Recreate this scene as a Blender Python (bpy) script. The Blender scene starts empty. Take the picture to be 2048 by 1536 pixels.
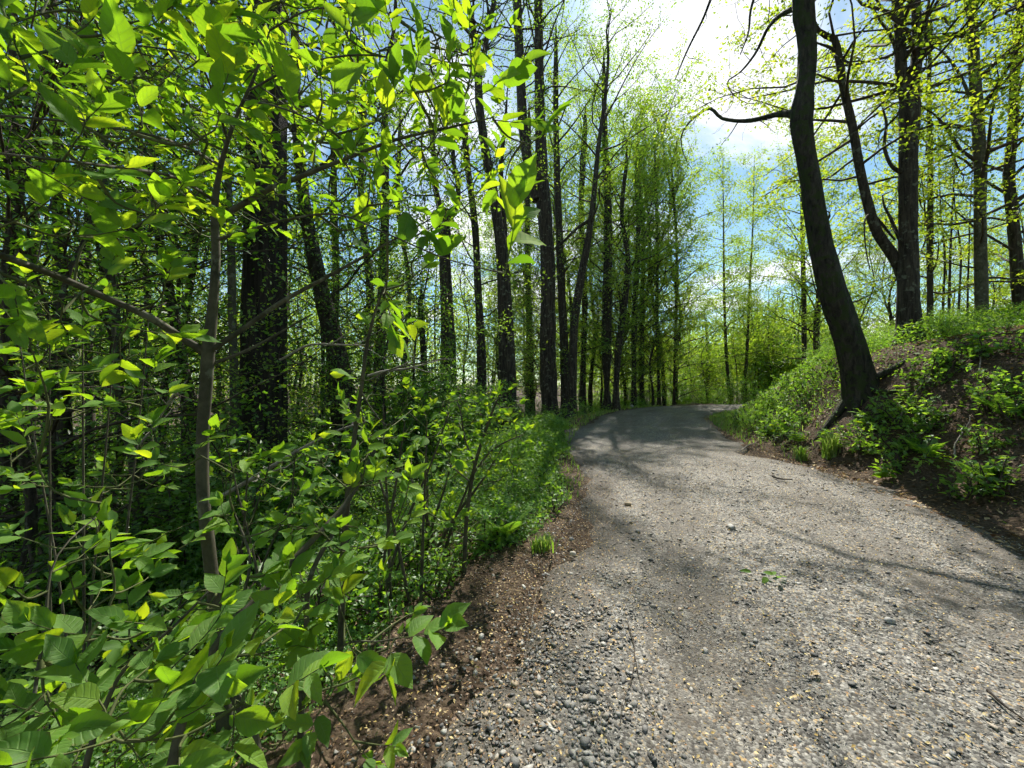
import bpy, math
import numpy as np
from mathutils import Matrix, Vector
R = math.radians
rng = np.random.default_rng(7)

# ------------------------------------------------------------------ camera, sky, sun, exposure
sc = bpy.context.scene
COL = sc.collection
CAM_H = 1.6
F = 769.0                                    # focal length in pixels of the 2048 wide photograph (ultra wide phone lens)
cam = bpy.data.cameras.new('camera'); cam_o = bpy.data.objects.new('camera', cam); COL.objects.link(cam_o)
cam.sensor_fit = 'HORIZONTAL'; cam.sensor_width = 36.0; cam.lens = 36.0 * F / 2048.0
cam.clip_start = 0.02; cam.clip_end = 3000
cam_o.location = (0, 0, CAM_H); cam_o.rotation_euler = (R(90), 0, 0)
sc.camera = cam_o

SUN_AZ, SUN_EL = 18.0, 50.0                  # degrees right of the view direction, above the horizon
w = bpy.data.worlds.new('World'); sc.world = w; w.use_nodes = True
nt = w.node_tree; nt.nodes.clear()
out = nt.nodes.new('ShaderNodeOutputWorld'); bg = nt.nodes.new('ShaderNodeBackground')
sky = nt.nodes.new('ShaderNodeTexSky'); sky.sky_type = 'NISHITA'; sky.sun_disc = False
sky.sun_elevation = R(SUN_EL); sky.sun_rotation = R(SUN_AZ)
sky.air_density = 1.0; sky.dust_density = 0.4; sky.ozone_density = 0.7
tc = nt.nodes.new('ShaderNodeTexCoord'); sep = nt.nodes.new('ShaderNodeSeparateXYZ')
nt.links.new(tc.outputs['Generated'], sep.inputs[0])
def wmath(op, a, b=None, clamp=False):
    n = nt.nodes.new('ShaderNodeMath'); n.operation = op; n.use_clamp = clamp
    for i, q in enumerate((a, b)):
        if q is None: continue
        if isinstance(q, (int, float)): n.inputs[i].default_value = q
        else: nt.links.new(q, n.inputs[i])
    return n.outputs[0]
zz = wmath('ADD', wmath('MAXIMUM', sep.outputs[2], 0.0), 0.16)
comb = nt.nodes.new('ShaderNodeCombineXYZ'); comb.inputs[2].default_value = 1.3     # which stretch of cloud
nt.links.new(wmath('DIVIDE', sep.outputs[0], zz), comb.inputs[0])
nt.links.new(wmath('DIVIDE', sep.outputs[1], zz), comb.inputs[1])
cn = nt.nodes.new('ShaderNodeTexNoise'); cn.inputs['Scale'].default_value = 1.25; cn.inputs['Detail'].default_value = 7
cn.inputs['Roughness'].default_value = 0.58; cn.inputs['Distortion'].default_value = 0.35
nt.links.new(comb.outputs[0], cn.inputs['Vector'])
cr = nt.nodes.new('ShaderNodeMapRange'); cr.interpolation_type = 'SMOOTHSTEP'
cr.inputs['From Min'].default_value = 0.48; cr.inputs['From Max'].default_value = 0.66
nt.links.new(cn.outputs['Fac'], cr.inputs['Value'])
mixc = nt.nodes.new('ShaderNodeMix'); mixc.data_type = 'RGBA'
nt.links.new(cr.outputs[0], mixc.inputs['Factor']); tint = nt.nodes.new('ShaderNodeMix'); tint.data_type = 'RGBA'; tint.blend_type = 'MULTIPLY'; tint.inputs['Factor'].default_value = 1.0
nt.links.new(sky.outputs[0], tint.inputs[6]); tint.inputs[7].default_value = (1.1, 1.42, 1.42, 1); nt.links.new(tint.outputs[2], mixc.inputs[6])
mixc.inputs[7].default_value = (12.0, 12.3, 12.8, 1)
nt.links.new(mixc.outputs[2], bg.inputs['Color']); bg.inputs['Strength'].default_value = 0.058
nt.links.new(bg.outputs[0], out.inputs[0])

sun = bpy.data.lights.new('sun', 'SUN'); sun.energy = 5.0; sun.angle = R(0.53); sun.color = (1.0, 0.95, 0.86)
sun_o = bpy.data.objects.new('sun', sun); COL.objects.link(sun_o)
SD = Vector((math.sin(R(SUN_AZ)) * math.cos(R(SUN_EL)), math.cos(R(SUN_AZ)) * math.cos(R(SUN_EL)), math.sin(R(SUN_EL))))
sun_o.rotation_euler = SD.to_track_quat('Z', 'Y').to_euler(); sun_o.location = (20, 30, 40)
sc.view_settings.view_transform = 'Standard'; sc.view_settings.look = 'None'
sc.view_settings.exposure = 0.9; sc.view_settings.gamma = 1.0; sc.view_settings.use_curve_mapping = False
cy = sc.cycles
cy.max_bounces = 4; cy.diffuse_bounces = 3; cy.glossy_bounces = 1; cy.transmission_bounces = 3; cy.transparent_max_bounces = 4
cy.caustics_reflective = False; cy.caustics_refractive = False
cy.sample_clamp_indirect = 6.0
cy.use_adaptive_sampling = True; cy.adaptive_threshold = 0.06; cy.adaptive_min_samples = 16

# ------------------------------------------------------------------ helpers
def nrm(a):
    return a / np.maximum(np.linalg.norm(a, axis=-1, keepdims=True), 1e-9)
def P(u, v, y):
    return np.array([(u - 1024) / F * y, y, CAM_H - (v - 768) / F * y])

def make_mesh(name, V, faces, mats=(), var=None, smooth=False, uv=None):
    """faces: list of (m,3) or (m,4) int arrays"""
    me = bpy.data.meshes.new(name)
    V = np.ascontiguousarray(V, dtype=np.float32)
    me.vertices.add(len(V)); me.vertices.foreach_set('co', V.ravel())
    faces = [np.asarray(f, dtype=np.int32) for f in faces if len(f)]
    li = np.concatenate([f.ravel() for f in faces]); tot = np.concatenate([np.full(len(f), f.shape[1], dtype=np.int32) for f in faces])
    me.loops.add(len(li)); me.loops.foreach_set('vertex_index', li)
    me.polygons.add(len(tot)); me.polygons.foreach_set('loop_start', np.concatenate(([0], np.cumsum(tot)[:-1])).astype(np.int32))
    if smooth: me.polygons.foreach_set('use_smooth', np.ones(len(tot), dtype=bool))
    if var is not None:
        me.attributes.new('var', 'FLOAT', 'POINT').data.foreach_set('value', np.asarray(var, dtype=np.float32))
    if uv is not None:
        lay = me.uv_layers.new(name='UVMap'); lay.data.foreach_set('uv', np.asarray(uv, dtype=np.float32)[li].ravel())
    for m in mats: me.materials.append(m)
    me.update(calc_edges=True)
    return me

class Acc:
    def __init__(s): s.V = []; s.Q = []; s.T = []; s.A = []; s.n = 0
    def add(s, V, Q=None, T=None, var=None):
        if not len(V): return
        if Q is not None and len(Q): s.Q.append(np.asarray(Q) + s.n)
        if T is not None and len(T): s.T.append(np.asarray(T) + s.n)
        s.V.append(V); s.A.append(np.zeros(len(V)) if var is None else var); s.n += len(V)
    def mesh(s, name, mat, smooth=False):
        fs = []
        if s.Q: fs.append(np.concatenate(s.Q))
        if s.T: fs.append(np.concatenate(s.T))
        return make_mesh(name, np.concatenate(s.V), fs, (mat,), np.concatenate(s.A), smooth)

def link(name, me, parent=None, kind=None, mtx=None):
    o = bpy.data.objects.new(name, me); COL.objects.link(o)
    if parent is not None: o.parent = parent
    if kind: o['kind'] = kind
    if mtx is not None: o.matrix_basis = mtx
    return o
def tag(o, label=None, cat=None, group=None):
    if label: o['label'] = label
    if cat: o['category'] = cat
    if group: o['group'] = group
    return o
def thing(name, loc, label, cat, group=None):
    o = bpy.data.objects.new(name, None); COL.objects.link(o); o.location = loc; o.empty_display_size = 0.1
    return tag(o, label, cat, group)
def copy_thing(src, loc, rz, scale, label=None, group=None):
    c = src.copy(); COL.objects.link(c); c.location = loc; c.rotation_euler = (0, 0, rz); c.scale = scale
    tag(c, label, None, group)
    for ch in src.children:
        d = ch.copy(); COL.objects.link(d); d.parent = c
    return c

def smoothpath(pts, n):
    pts = np.asarray(pts, float); m = len(pts)
    if m < 3:
        t = np.linspace(0, 1, n)[:, None]; return pts[0] * (1 - t) + pts[-1] * t
    d = np.concatenate(([0], np.cumsum(np.linalg.norm(np.diff(pts[:, :3], axis=0), axis=1) + 1e-6)))
    s = np.linspace(0, d[-1], n); k = np.clip(np.searchsorted(d, s, side='right') - 1, 0, m - 2)
    g = np.gradient(pts, d, axis=0)
    h = (d[k + 1] - d[k])[:, None]; t = ((s - d[k])[:, None]) / h
    return ((2*t**3 - 3*t**2 + 1) * pts[k] + (t**3 - 2*t**2 + t) * h * g[k] + (-2*t**3 + 3*t**2) * pts[k+1] + (t**3 - t**2) * h * g[k+1])

def tube(pts, rad, sides=6, rough=0.0, r=None, closed=True):
    pts = np.asarray(pts, float); n = len(pts); rad = np.asarray(rad, float)
    tg = nrm(np.gradient(pts, axis=0))
    ref = np.array([0.0, 1.0, 0.0]) if abs(tg[0][1]) < 0.8 else np.array([1.0, 0, 0])
    X = nrm(np.cross(tg, ref)); Y = np.cross(tg, X)
    a = np.arange(sides) / sides * 2 * np.pi
    rr = rad[:, None] * np.ones((1, sides))
    if rough and r is not None:
        q = r.standard_normal((n, sides)); q = (q + np.roll(q, 1, 0) + np.roll(q, -1, 0)) * 0.4 + 0.6 * np.repeat(r.standard_normal((n // 4 + 1, sides)), 4, 0)[:n]
        rr = rr * (1 + rough * q)
    V = pts[:, None, :] + rr[..., None] * (np.cos(a)[None, :, None] * X[:, None, :] + np.sin(a)[None, :, None] * Y[:, None, :])
    V = V.reshape(-1, 3)
    i = np.arange(n - 1)[:, None] * sides; j = np.arange(sides)[None, :]; j2 = (j + 1) % sides
    Q = np.stack([i + j, i + j2, i + sides + j2, i + sides + j], -1).reshape(-1, 4)
    return V, Q

def leaf_batch(Pp, T, N, L, W, fold=0.18, six=False, var=None, r=rng):
    B = np.cross(T, N); L = L[:, None]; W = W[:, None]; n = len(Pp)
    if six:
        a = Pp; r1 = Pp + T*L*.28 + B*W*.42 + N*W*fold*.8; r2 = Pp + T*L*.62 + B*W*.46 + N*W*fold*.7 - N*L*.02; tip = Pp + T*L - N*L*.08
        l2 = Pp + T*L*.62 - B*W*.46 + N*W*fold*.7 - N*L*.02; l1 = Pp + T*L*.28 - B*W*.42 + N*W*fold*.8
        V = np.stack([a, r1, r2, tip, l2, l1], 1).reshape(-1, 3); k = np.arange(n)[:, None] * 6
        Tt = np.concatenate([k + [0, 1, 2], k + [0, 2, 3], k + [0, 3, 4], k + [0, 4, 5]], 0); m = 6
    else:
        V = np.stack([Pp, Pp + T*L*.45 + B*W*.5 + N*W*fold, Pp + T*L, Pp + T*L*.45 - B*W*.5 + N*W*fold], 1).reshape(-1, 3)
        k = np.arange(n)[:, None] * 4; Tt = np.concatenate([k + [0, 1, 2], k + [0, 2, 3]], 0); m = 4
    if var is None: var = r.random(n)
    return V, Tt, np.repeat(var, m)

def orient(n, up=1.0, r=rng):
    N = nrm(r.standard_normal((n, 3)) * 0.75 + np.array([0, 0, up])); T = nrm(np.cross(N, r.standard_normal((n, 3))))
    return T, N

# ------------------------------------------------------------------ materials
def newmat(name):
    m = bpy.data.materials.new(name); m.use_nodes = True; t = m.node_tree; t.nodes.clear()
    o = t.nodes.new('ShaderNodeOutputMaterial'); return m, t, o
def nd(t, typ, **kw):
    n = t.nodes.new(typ)
    for k, v in kw.items(): setattr(n, k, v)
    return n
def ramp(t, fac, stops):
    n = t.nodes.new('ShaderNodeValToRGB'); e = n.color_ramp.elements
    while len(e) < len(stops): e.new(0.5)
    for q, (p, c) in zip(e, stops): q.position = p; q.color = (*c, 1)
    t.links.new(fac, n.inputs[0]); return n.outputs[0]
def noise(t, vec, scale, detail=4, rough=0.55, dist=0.0):
    n = nd(t, 'ShaderNodeTexNoise'); n.inputs['Scale'].default_value = scale; n.inputs['Detail'].default_value = detail
    n.inputs['Roughness'].default_value = rough; n.inputs['Distortion'].default_value = dist
    if vec is not None: t.links.new(vec, n.inputs['Vector'])
    return n.outputs['Fac']
def mth(t, op, a, b=None, c=None, clamp=False):
    n = nd(t, 'ShaderNodeMath', operation=op, use_clamp=clamp)
    for i, q in enumerate((a, b, c)):
        if q is None: continue
        if isinstance(q, (int, float)): n.inputs[i].default_value = q
        else: t.links.new(q, n.inputs[i])
    return n.outputs[0]
def mixcol(t, f, a, b):
    n = nd(t, 'ShaderNodeMix', data_type='RGBA')
    for s, q in ((0, f), (6, a), (7, b)):
        if isinstance(q, (int, float)): n.inputs[s].default_value = q
        elif isinstance(q, tuple): n.inputs[s].default_value = (*q, 1)
        else: t.links.new(q, n.inputs[s])
    return n.outputs[2]
def smooth01(t, v, a, b):
    n = nd(t, 'ShaderNodeMapRange', interpolation_type='SMOOTHSTEP'); n.inputs['From Min'].default_value = a; n.inputs['From Max'].default_value = b
    t.links.new(v, n.inputs['Value']); return n.outputs[0]

def leaf_mat(name, refl, trans, gloss=0.05, rough=0.4, source='attr', veins=False):
    m, t, o = newmat(name)
    if source == 'attr': v = nd(t, 'ShaderNodeAttribute', attribute_name='var').outputs['Fac']
    else: v = nd(t, 'ShaderNodeObjectInfo').outputs['Random']
    k = len(refl)
    rc = ramp(t, v, [(i / max(k - 1, 1), c) for i, c in enumerate(refl)]); tcx = ramp(t, v, [(i / max(k - 1, 1), c) for i, c in enumerate(trans)])
    nrmo = None
    if veins:
        uv = nd(t, 'ShaderNodeUVMap').outputs[0]; s = nd(t, 'ShaderNodeSeparateXYZ'); t.links.new(uv, s.inputs[0])
        au = mth(t, 'ABSOLUTE', mth(t, 'SUBTRACT', s.outputs[0], 0.5))
        ph = mth(t, 'MULTIPLY', mth(t, 'SUBTRACT', s.outputs[1], mth(t, 'MULTIPLY', au, 0.42)), 44.0)
        lat = mth(t, 'POWER', mth(t, 'ABSOLUTE', mth(t, 'SINE', mth(t, 'MULTIPLY', ph, 0.5))), 14.0)
        lat = mth(t, 'SUBTRACT', 1.0, mth(t, 'SUBTRACT', 1.0, lat))
        mid = mth(t, 'SUBTRACT', 1.0, smooth01(t, au, 0.008, 0.03))
        vein = mth(t, 'MAXIMUM', mth(t, 'MULTIPLY', lat, 0.55), mid)
        geo = nd(t, 'ShaderNodeNewGeometry').outputs['Position']
        blot = smooth01(t, noise(t, geo, 38.0, 3), 0.3, 0.75)
        rc = mixcol(t, mth(t, 'MULTIPLY', vein, 0.45), rc, (0.17, 0.26, 0.07))
        tcx = mixcol(t, mth(t, 'MULTIPLY', vein, 0.6), tcx, (0.07, 0.13, 0.01)); tcx = mixcol(t, mth(t, 'MULTIPLY', blot, 0.35), tcx, (0.12, 0.24, 0.006))
        rc = mixcol(t, mth(t, 'MULTIPLY', blot, 0.3), rc, (0.035, 0.08, 0.018))
        rndo = nd(t, 'ShaderNodeObjectInfo').outputs['Random']
        ev = nd(t, 'ShaderNodeVectorMath', operation='ADD'); t.links.new(uv, ev.inputs[0]); cx = nd(t, 'ShaderNodeCombineXYZ'); t.links.new(mth(t, 'MULTIPLY', rndo, 91.0), cx.inputs[2]); t.links.new(cx.outputs[0], ev.inputs[1])
        sp = smooth01(t, noise(t, ev.outputs[0], 7.0, 4, 0.7), 0.66, 0.72); edge = mth(t, 'MULTIPLY', smooth01(t, au, 0.40, 0.5), smooth01(t, noise(t, ev.outputs[0], 3.0, 3), 0.52, 0.62))
        dmg = mth(t, 'MULTIPLY', mth(t, 'MAXIMUM', sp, edge), 0.7)
        rc = mixcol(t, dmg, rc, (0.10, 0.075, 0.02)); tcx = mixcol(t, dmg, tcx, (0.10, 0.075, 0.008))
        b = nd(t, 'ShaderNodeBump'); b.inputs['Strength'].default_value = 0.7; b.inputs['Distance'].default_value = 0.002
        quilt = mth(t, 'ADD', mth(t, 'MULTIPLY', vein, -1.0), mth(t, 'MULTIPLY', noise(t, geo, 120.0, 2), 0.5))
        t.links.new(quilt, b.inputs['Height']); nrmo = b.outputs[0]
    d = nd(t, 'ShaderNodeBsdfDiffuse'); tr = nd(t, 'ShaderNodeBsdfTranslucent'); g = nd(t, 'ShaderNodeBsdfGlossy')
    t.links.new(rc, d.inputs[0]); t.links.new(tcx, tr.inputs[0]); g.inputs['Roughness'].default_value = rough
    if nrmo is not None:
        t.links.new(nrmo, d.inputs['Normal']); t.links.new(nrmo, g.inputs['Normal'])
    a = nd(t, 'ShaderNodeAddShader'); t.links.new(d.outputs[0], a.inputs[0]); t.links.new(tr.outputs[0], a.inputs[1])
    mx = nd(t, 'ShaderNodeMixShader'); mx.inputs[0].default_value = gloss
    t.links.new(a.outputs[0], mx.inputs[1]); t.links.new(g.outputs[0], mx.inputs[2]); t.links.new(mx.outputs[0], o.inputs[0])
    return m

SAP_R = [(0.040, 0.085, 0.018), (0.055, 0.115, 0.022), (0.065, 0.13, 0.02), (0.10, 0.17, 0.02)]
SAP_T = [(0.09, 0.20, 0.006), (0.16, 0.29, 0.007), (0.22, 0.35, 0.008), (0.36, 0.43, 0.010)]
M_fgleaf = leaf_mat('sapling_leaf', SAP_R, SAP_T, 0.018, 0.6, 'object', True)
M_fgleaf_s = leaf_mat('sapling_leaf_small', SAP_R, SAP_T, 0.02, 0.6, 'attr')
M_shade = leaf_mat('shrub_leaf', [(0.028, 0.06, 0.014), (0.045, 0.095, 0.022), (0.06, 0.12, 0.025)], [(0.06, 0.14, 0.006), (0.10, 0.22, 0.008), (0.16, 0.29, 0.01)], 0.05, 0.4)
M_canopy = leaf_mat('canopy_leaf', [(0.035, 0.065, 0.015), (0.05, 0.09, 0.02), (0.08, 0.12, 0.02)], [(0.11, 0.20, 0.010), (0.18, 0.30, 0.012), (0.30, 0.37, 0.02)], 0.04, 0.45)
M_maple = leaf_mat('bank_tree_leaf', [(0.045, 0.075, 0.015), (0.07, 0.11, 0.018), (0.11, 0.14, 0.02)], [(0.16, 0.24, 0.010), (0.26, 0.34, 0.012), (0.40, 0.42, 0.02)], 0.04, 0.45)
M_far = leaf_mat('far_leaf', [(0.055, 0.09, 0.02), (0.085, 0.12, 0.025), (0.12, 0.15, 0.03)], [(0.16, 0.26, 0.014), (0.25, 0.36, 0.018), (0.36, 0.43, 0.03)], 0.03, 0.5)
M_cover = leaf_mat('ground_cover_leaf', [(0.035, 0.085, 0.02), (0.06, 0.125, 0.03), (0.085, 0.15, 0.035)], [(0.08, 0.18, 0.01), (0.14, 0.26, 0.012), (0.22, 0.33, 0.02)], 0.04, 0.45)
M_grass = leaf_mat('grass_blade', [(0.06, 0.12, 0.02), (0.09, 0.15, 0.03), (0.16, 0.17, 0.06)], [(0.10, 0.2, 0.01), (0.16, 0.26, 0.02), (0.2, 0.22, 0.06)], 0.05, 0.4)
M_litter = leaf_mat('dead_leaf', [(0.09, 0.045, 0.022), (0.17, 0.10, 0.05), (0.28, 0.19, 0.10), (0.40, 0.31, 0.17)], [(0.03, 0.012, 0.004), (0.05, 0.025, 0.008), (0.08, 0.05, 0.015), (0.1, 0.07, 0.02)], 0.03, 0.5)
M_fleck = leaf_mat('bud_scale', [(0.42, 0.28, 0.09), (0.52, 0.38, 0.14), (0.55, 0.45, 0.2), (0.34, 0.16, 0.06)], [(0.05, 0.03, 0.005)] * 4, 0.03, 0.5)

def bark_mat(name, dark, light, lich, lich_amt, sxy=14.0, sz=2.2, bump=0.6, dist=0.03):
    m, t, o = newmat(name)
    c = nd(t, 'ShaderNodeTexCoord').outputs['Object']; mp = nd(t, 'ShaderNodeMapping'); mp.inputs['Scale'].default_value = (sxy, sxy, sz)
    t.links.new(c, mp.inputs[0])
    f = noise(t, mp.outputs[0], 1.0, 6, 0.62, 0.6); fine = noise(t, c, 60.0, 3)
    vv = mth(t, 'ADD', mth(t, 'MULTIPLY', f, 0.8), mth(t, 'MULTIPLY', fine, 0.2))
    col = ramp(t, vv, [(0.36, dark), (0.66, light)])
    lm = smooth01(t, noise(t, c, 7.0, 5, 0.65), 0.66 - lich_amt, 0.74 - lich_amt)
    col = mixcol(t, mth(t, 'MULTIPLY', lm, 0.8), col, lich)
    b = nd(t, 'ShaderNodeBump'); b.inputs['Strength'].default_value = bump; b.inputs['Distance'].default_value = dist
    t.links.new(vv, b.inputs['Height'])
    p = nd(t, 'ShaderNodeBsdfPrincipled'); p.inputs['Roughness'].default_value = 0.85; p.inputs['Specular IOR Level'].default_value = 0.25
    t.links.new(col, p.inputs['Base Color']); t.links.new(b.outputs[0], p.inputs['Normal']); t.links.new(p.outputs[0], o.inputs[0])
    return m
M_bark = bark_mat('dark_bark', (0.013, 0.010, 0.008), (0.088, 0.072, 0.056), (0.14, 0.15, 0.11), 0.10, 15.0, 2.0, 0.9, 0.04)
M_bark_moss = bark_mat('mossy_bark', (0.008, 0.007, 0.006), (0.07, 0.062, 0.047), (0.03, 0.046, 0.010), 0.18, 12.0, 3.4, 1.0, 0.07)
M_bark_furrow = bark_mat('furrowed_bark', (0.008, 0.006, 0.005), (0.060, 0.048, 0.040), (0.05, 0.05, 0.035), 0.02, 13.0, 0.9, 1.0, 0.07)
M_bark_pale = bark_mat('smooth_pale_bark', (0.042, 0.040, 0.027), (0.125, 0.115, 0.08), (0.17, 0.175, 0.13), 0.09, 10.0, 6.0, 0.25, 0.006)
M_twig = bark_mat('twig_bark', (0.035, 0.026, 0.02), (0.10, 0.08, 0.06), (0.12, 0.12, 0.09), 0.0, 20.0, 8.0, 0.2, 0.004)
M_green_twig = bark_mat('green_twig', (0.06, 0.075, 0.025), (0.12, 0.13, 0.05), (0.12, 0.12, 0.06), 0.0, 20.0, 8.0, 0.2, 0.002)
M_dead = bark_mat('dead_wood', (0.14, 0.12, 0.10), (0.34, 0.31, 0.27), (0.3, 0.3, 0.27), 0.0, 20.0, 6.0, 0.3, 0.004)

def stone_mat():
    m, t, o = newmat('gravel_stone')
    v = nd(t, 'ShaderNodeAttribute', attribute_name='var').outputs['Fac']
    ob = nd(t, 'ShaderNodeObjectInfo').outputs['Random']
    vv = mth(t, 'FRACT', mth(t, 'ADD', v, ob))
    col = ramp(t, vv, [(0.0, (0.06, 0.059, 0.057)), (0.2, (0.13, 0.127, 0.12)), (0.45, (0.22, 0.214, 0.2)), (0.65, (0.33, 0.318, 0.29)), (0.78, (0.5, 0.48, 0.44)), (0.86, (0.40, 0.29, 0.17)), (0.92, (0.28, 0.25, 0.21)), (1.0, (0.15, 0.148, 0.145))])
    c = nd(t, 'ShaderNodeTexCoord').outputs['Object']; f = noise(t, c, 90.0, 4)
    col = mixcol(t, mth(t, 'MULTIPLY', smooth01(t, f, 0.35, 0.7), 0.4), col, (0.12, 0.115, 0.105))
    b = nd(t, 'ShaderNodeBump'); b.inputs['Strength'].default_value = 0.4; b.inputs['Distance'].default_value = 0.003; t.links.new(f, b.inputs['Height'])
    p = nd(t, 'ShaderNodeBsdfPrincipled'); p.inputs['Roughness'].default_value = 0.75
    t.links.new(col, p.inputs['Base Color']); t.links.new(b.outputs[0], p.inputs['Normal']); t.links.new(p.outputs[0], o.inputs[0])
    return m
M_stone = stone_mat()

def road_mat():
    m, t, o = newmat('gravel_road')
    c = nd(t, 'ShaderNodeNewGeometry').outputs['Position']
    vo = nd(t, 'ShaderNodeTexVoronoi'); vo.inputs['Scale'].default_value = 85.0; vo.inputs['Randomness'].default_value = 1.0; t.links.new(c, vo.inputs['Vector'])
    vo2 = nd(t, 'ShaderNodeTexVoronoi'); vo2.inputs['Scale'].default_value = 48.0; t.links.new(c, vo2.inputs['Vector'])
    cell = nd(t, 'ShaderNodeSeparateColor'); t.links.new(vo.outputs['Color'], cell.inputs[0])
    col = ramp(t, cell.outputs[0], [(0.0, (0.04, 0.037, 0.033)), (0.35, (0.11, 0.104, 0.094)), (0.7, (0.21, 0.2, 0.18)), (0.88, (0.38, 0.362, 0.325)), (0.95, (0.38, 0.28, 0.14)), (1.0, (0.28, 0.18, 0.10))])
    cell2 = nd(t, 'ShaderNodeSeparateColor'); t.links.new(vo2.outputs['Color'], cell2.inputs[0])
    col = mixcol(t, mth(t, 'MULTIPLY', smooth01(t, cell2.outputs[1], 0.66, 0.74), 0.42), col, (0.36, 0.34, 0.30)); col = mixcol(t, mth(t, 'MULTIPLY', smooth01(t, cell2.outputs[2], 0.62, 0.72), 0.55), col, (0.055, 0.049, 0.042))
    # packed damp soil between the stones, in streaks along the wheel tracks
    at = nd(t, 'ShaderNodeAttribute', attribute_name='var').outputs['Fac']
    big = noise(t, c, 1.1, 5, 0.6); mid = noise(t, c, 9.0, 4, 0.6)
    soil = smooth01(t, mth(t, 'ADD', mth(t, 'ADD', mth(t, 'MULTIPLY', big, 0.7), mth(t, 'MULTIPLY', mid, 0.5)), mth(t, 'MULTIPLY', at, 0.45)), 0.58, 0.9)
    col = mixcol(t, mth(t, 'MULTIPLY', soil, 0.72), col, mixcol(t, noise(t, c, 35.0, 3), (0.05, 0.042, 0.034), (0.135, 0.117, 0.094)))
    h = mth(t, 'ADD', mth(t, 'MULTIPLY', vo.outputs['Distance'], -1.0), mth(t, 'MULTIPLY', noise(t, c, 140.0, 3), 0.4))
    b = nd(t, 'ShaderNodeBump'); b.inputs['Strength'].default_value = 0.55; b.inputs['Distance'].default_value = 0.01; t.links.new(h, b.inputs['Height'])
    p = nd(t, 'ShaderNodeBsdfPrincipled'); p.inputs['Roughness'].default_value = 0.85; p.inputs['Specular IOR Level'].default_value = 0.3
    t.links.new(col, p.inputs['Base Color']); t.links.new(b.outputs[0], p.inputs['Normal']); t.links.new(p.outputs[0], o.inputs[0])
    return m
def soil_mat():
    m, t, o = newmat('forest_soil')
    c = nd(t, 'ShaderNodeNewGeometry').outputs['Position']
    a = noise(t, c, 2.2, 5, 0.6); f = noise(t, c, 26.0, 5, 0.65)
    vo = nd(t, 'ShaderNodeTexVoronoi'); vo.inputs['Scale'].default_value = 34.0; t.links.new(c, vo.inputs['Vector'])
    cell = nd(t, 'ShaderNodeSeparateColor'); t.links.new(vo.outputs['Color'], cell.inputs[0])
    col = ramp(t, f, [(0.3, (0.03, 0.021, 0.014)), (0.5, (0.075, 0.054, 0.037)), (0.72, (0.17, 0.13, 0.095))])
    lit = ramp(t, cell.outputs[0], [(0.0, (0.035, 0.022, 0.014)), (0.5, (0.085, 0.056, 0.036)), (1.0, (0.17, 0.125, 0.08))])
    col = mixcol(t, mth(t, 'MULTIPLY', smooth01(t, a, 0.35, 0.62), 0.6), col, lit)
    h = mth(t, 'ADD', f, mth(t, 'MULTIPLY', vo.outputs['Distance'], -0.7))
    b = nd(t, 'ShaderNodeBump'); b.inputs['Strength'].default_value = 0.9; b.inputs['Distance'].default_value = 0.03; t.links.new(h, b.inputs['Height'])
    p = nd(t, 'ShaderNodeBsdfPrincipled'); p.inputs['Roughness'].default_value = 0.95; p.inputs['Specular IOR Level'].default_value = 0.15
    t.links.new(col, p.inputs['Base Color']); t.links.new(b.outputs[0], p.inputs['Normal']); t.links.new(p.outputs[0], o.inputs[0])
    return m
M_road = road_mat(); M_soil = soil_mat()

# ------------------------------------------------------------------ terrain and road
CL = smoothpath([(-3.2, -14), (-1.3, -6), (0.6, -1.5), (1.75, 1.6), (3.0, 5), (3.45, 9), (4.8, 13.5), (6.5, 17.3), (9, 20.2), (12.5, 21.9), (17, 22.8), (25, 23.4), (45, 24)], 700)
CT = nrm(np.gradient(CL, axis=0))
HALF = 2.25
def road_d(x, y):
    """signed distance from the road's centre line, right side positive"""
    x = np.asarray(x, float); y = np.asarray(y, float); sh = x.shape; x = x.ravel(); y = y.ravel(); res = np.empty(len(x))
    c = CL[::3]; tt = CT[::3]
    for a in range(0, len(x), 20000):
        dx = x[a:a+20000, None] - c[None, :, 0]; dy = y[a:a+20000, None] - c[None, :, 1]
        k = np.argmin(dx*dx + dy*dy, axis=1); i = np.arange(len(k))
        cr_ = dx[i, k] * tt[k, 1] - dy[i, k] * tt[k, 0]
        res[a:a+20000] = np.sign(cr_) * np.sqrt(dx[i, k]**2 + dy[i, k]**2)
    return res.reshape(sh)
def sst(a, b, v):
    t = np.clip((v - a) / (b - a), 0, 1); return t * t * (3 - 2 * t)
_rw = np.random.default_rng(3)
WAVES = [(np.array([math.cos(a), math.sin(a)]) * k, ph, amp) for a, k, ph, amp in zip(_rw.random(26) * 6.28, np.geomspace(0.25, 9, 26), _rw.random(26) * 6.28, 0.16 / np.geomspace(0.25, 9, 26) ** 0.8)]
def bumps(x, y):
    s = 0
    for k, ph, a in WAVES: s = s + a * np.sin(k[0] * x + k[1] * y + ph)
    return s * 0.3
def road_z(x, y): return 0.012 * np.clip(y, -10, 26)
def ground(x, y, d=None):
    x = np.asarray(x, float); y = np.asarray(y, float)
    if d is None: d = road_d(x, y)
    er = d - HALF; el = -d - HALF
    hb = 2.15 - 1.3 * sst(10.5, 19, y)
    z = road_z(x, y) + hb * sst(0.1, 3.0, er) + 0.2 * np.clip(er - 2, 0, 9) * (1 - 0.5 * sst(12, 25, y))
    z = z - 0.35 * np.clip(er - 14, 0, 40) * 0.25
    z = z - 1.5 * sst(0.3, 5.5, el) - 0.05 * np.clip(el - 4, 0, 60)
    off = sst(0.0, 0.8, np.maximum(er, el))
    z = z + bumps(x, y) * (0.07 + 0.93 * off) * 0.35
    return z
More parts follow.
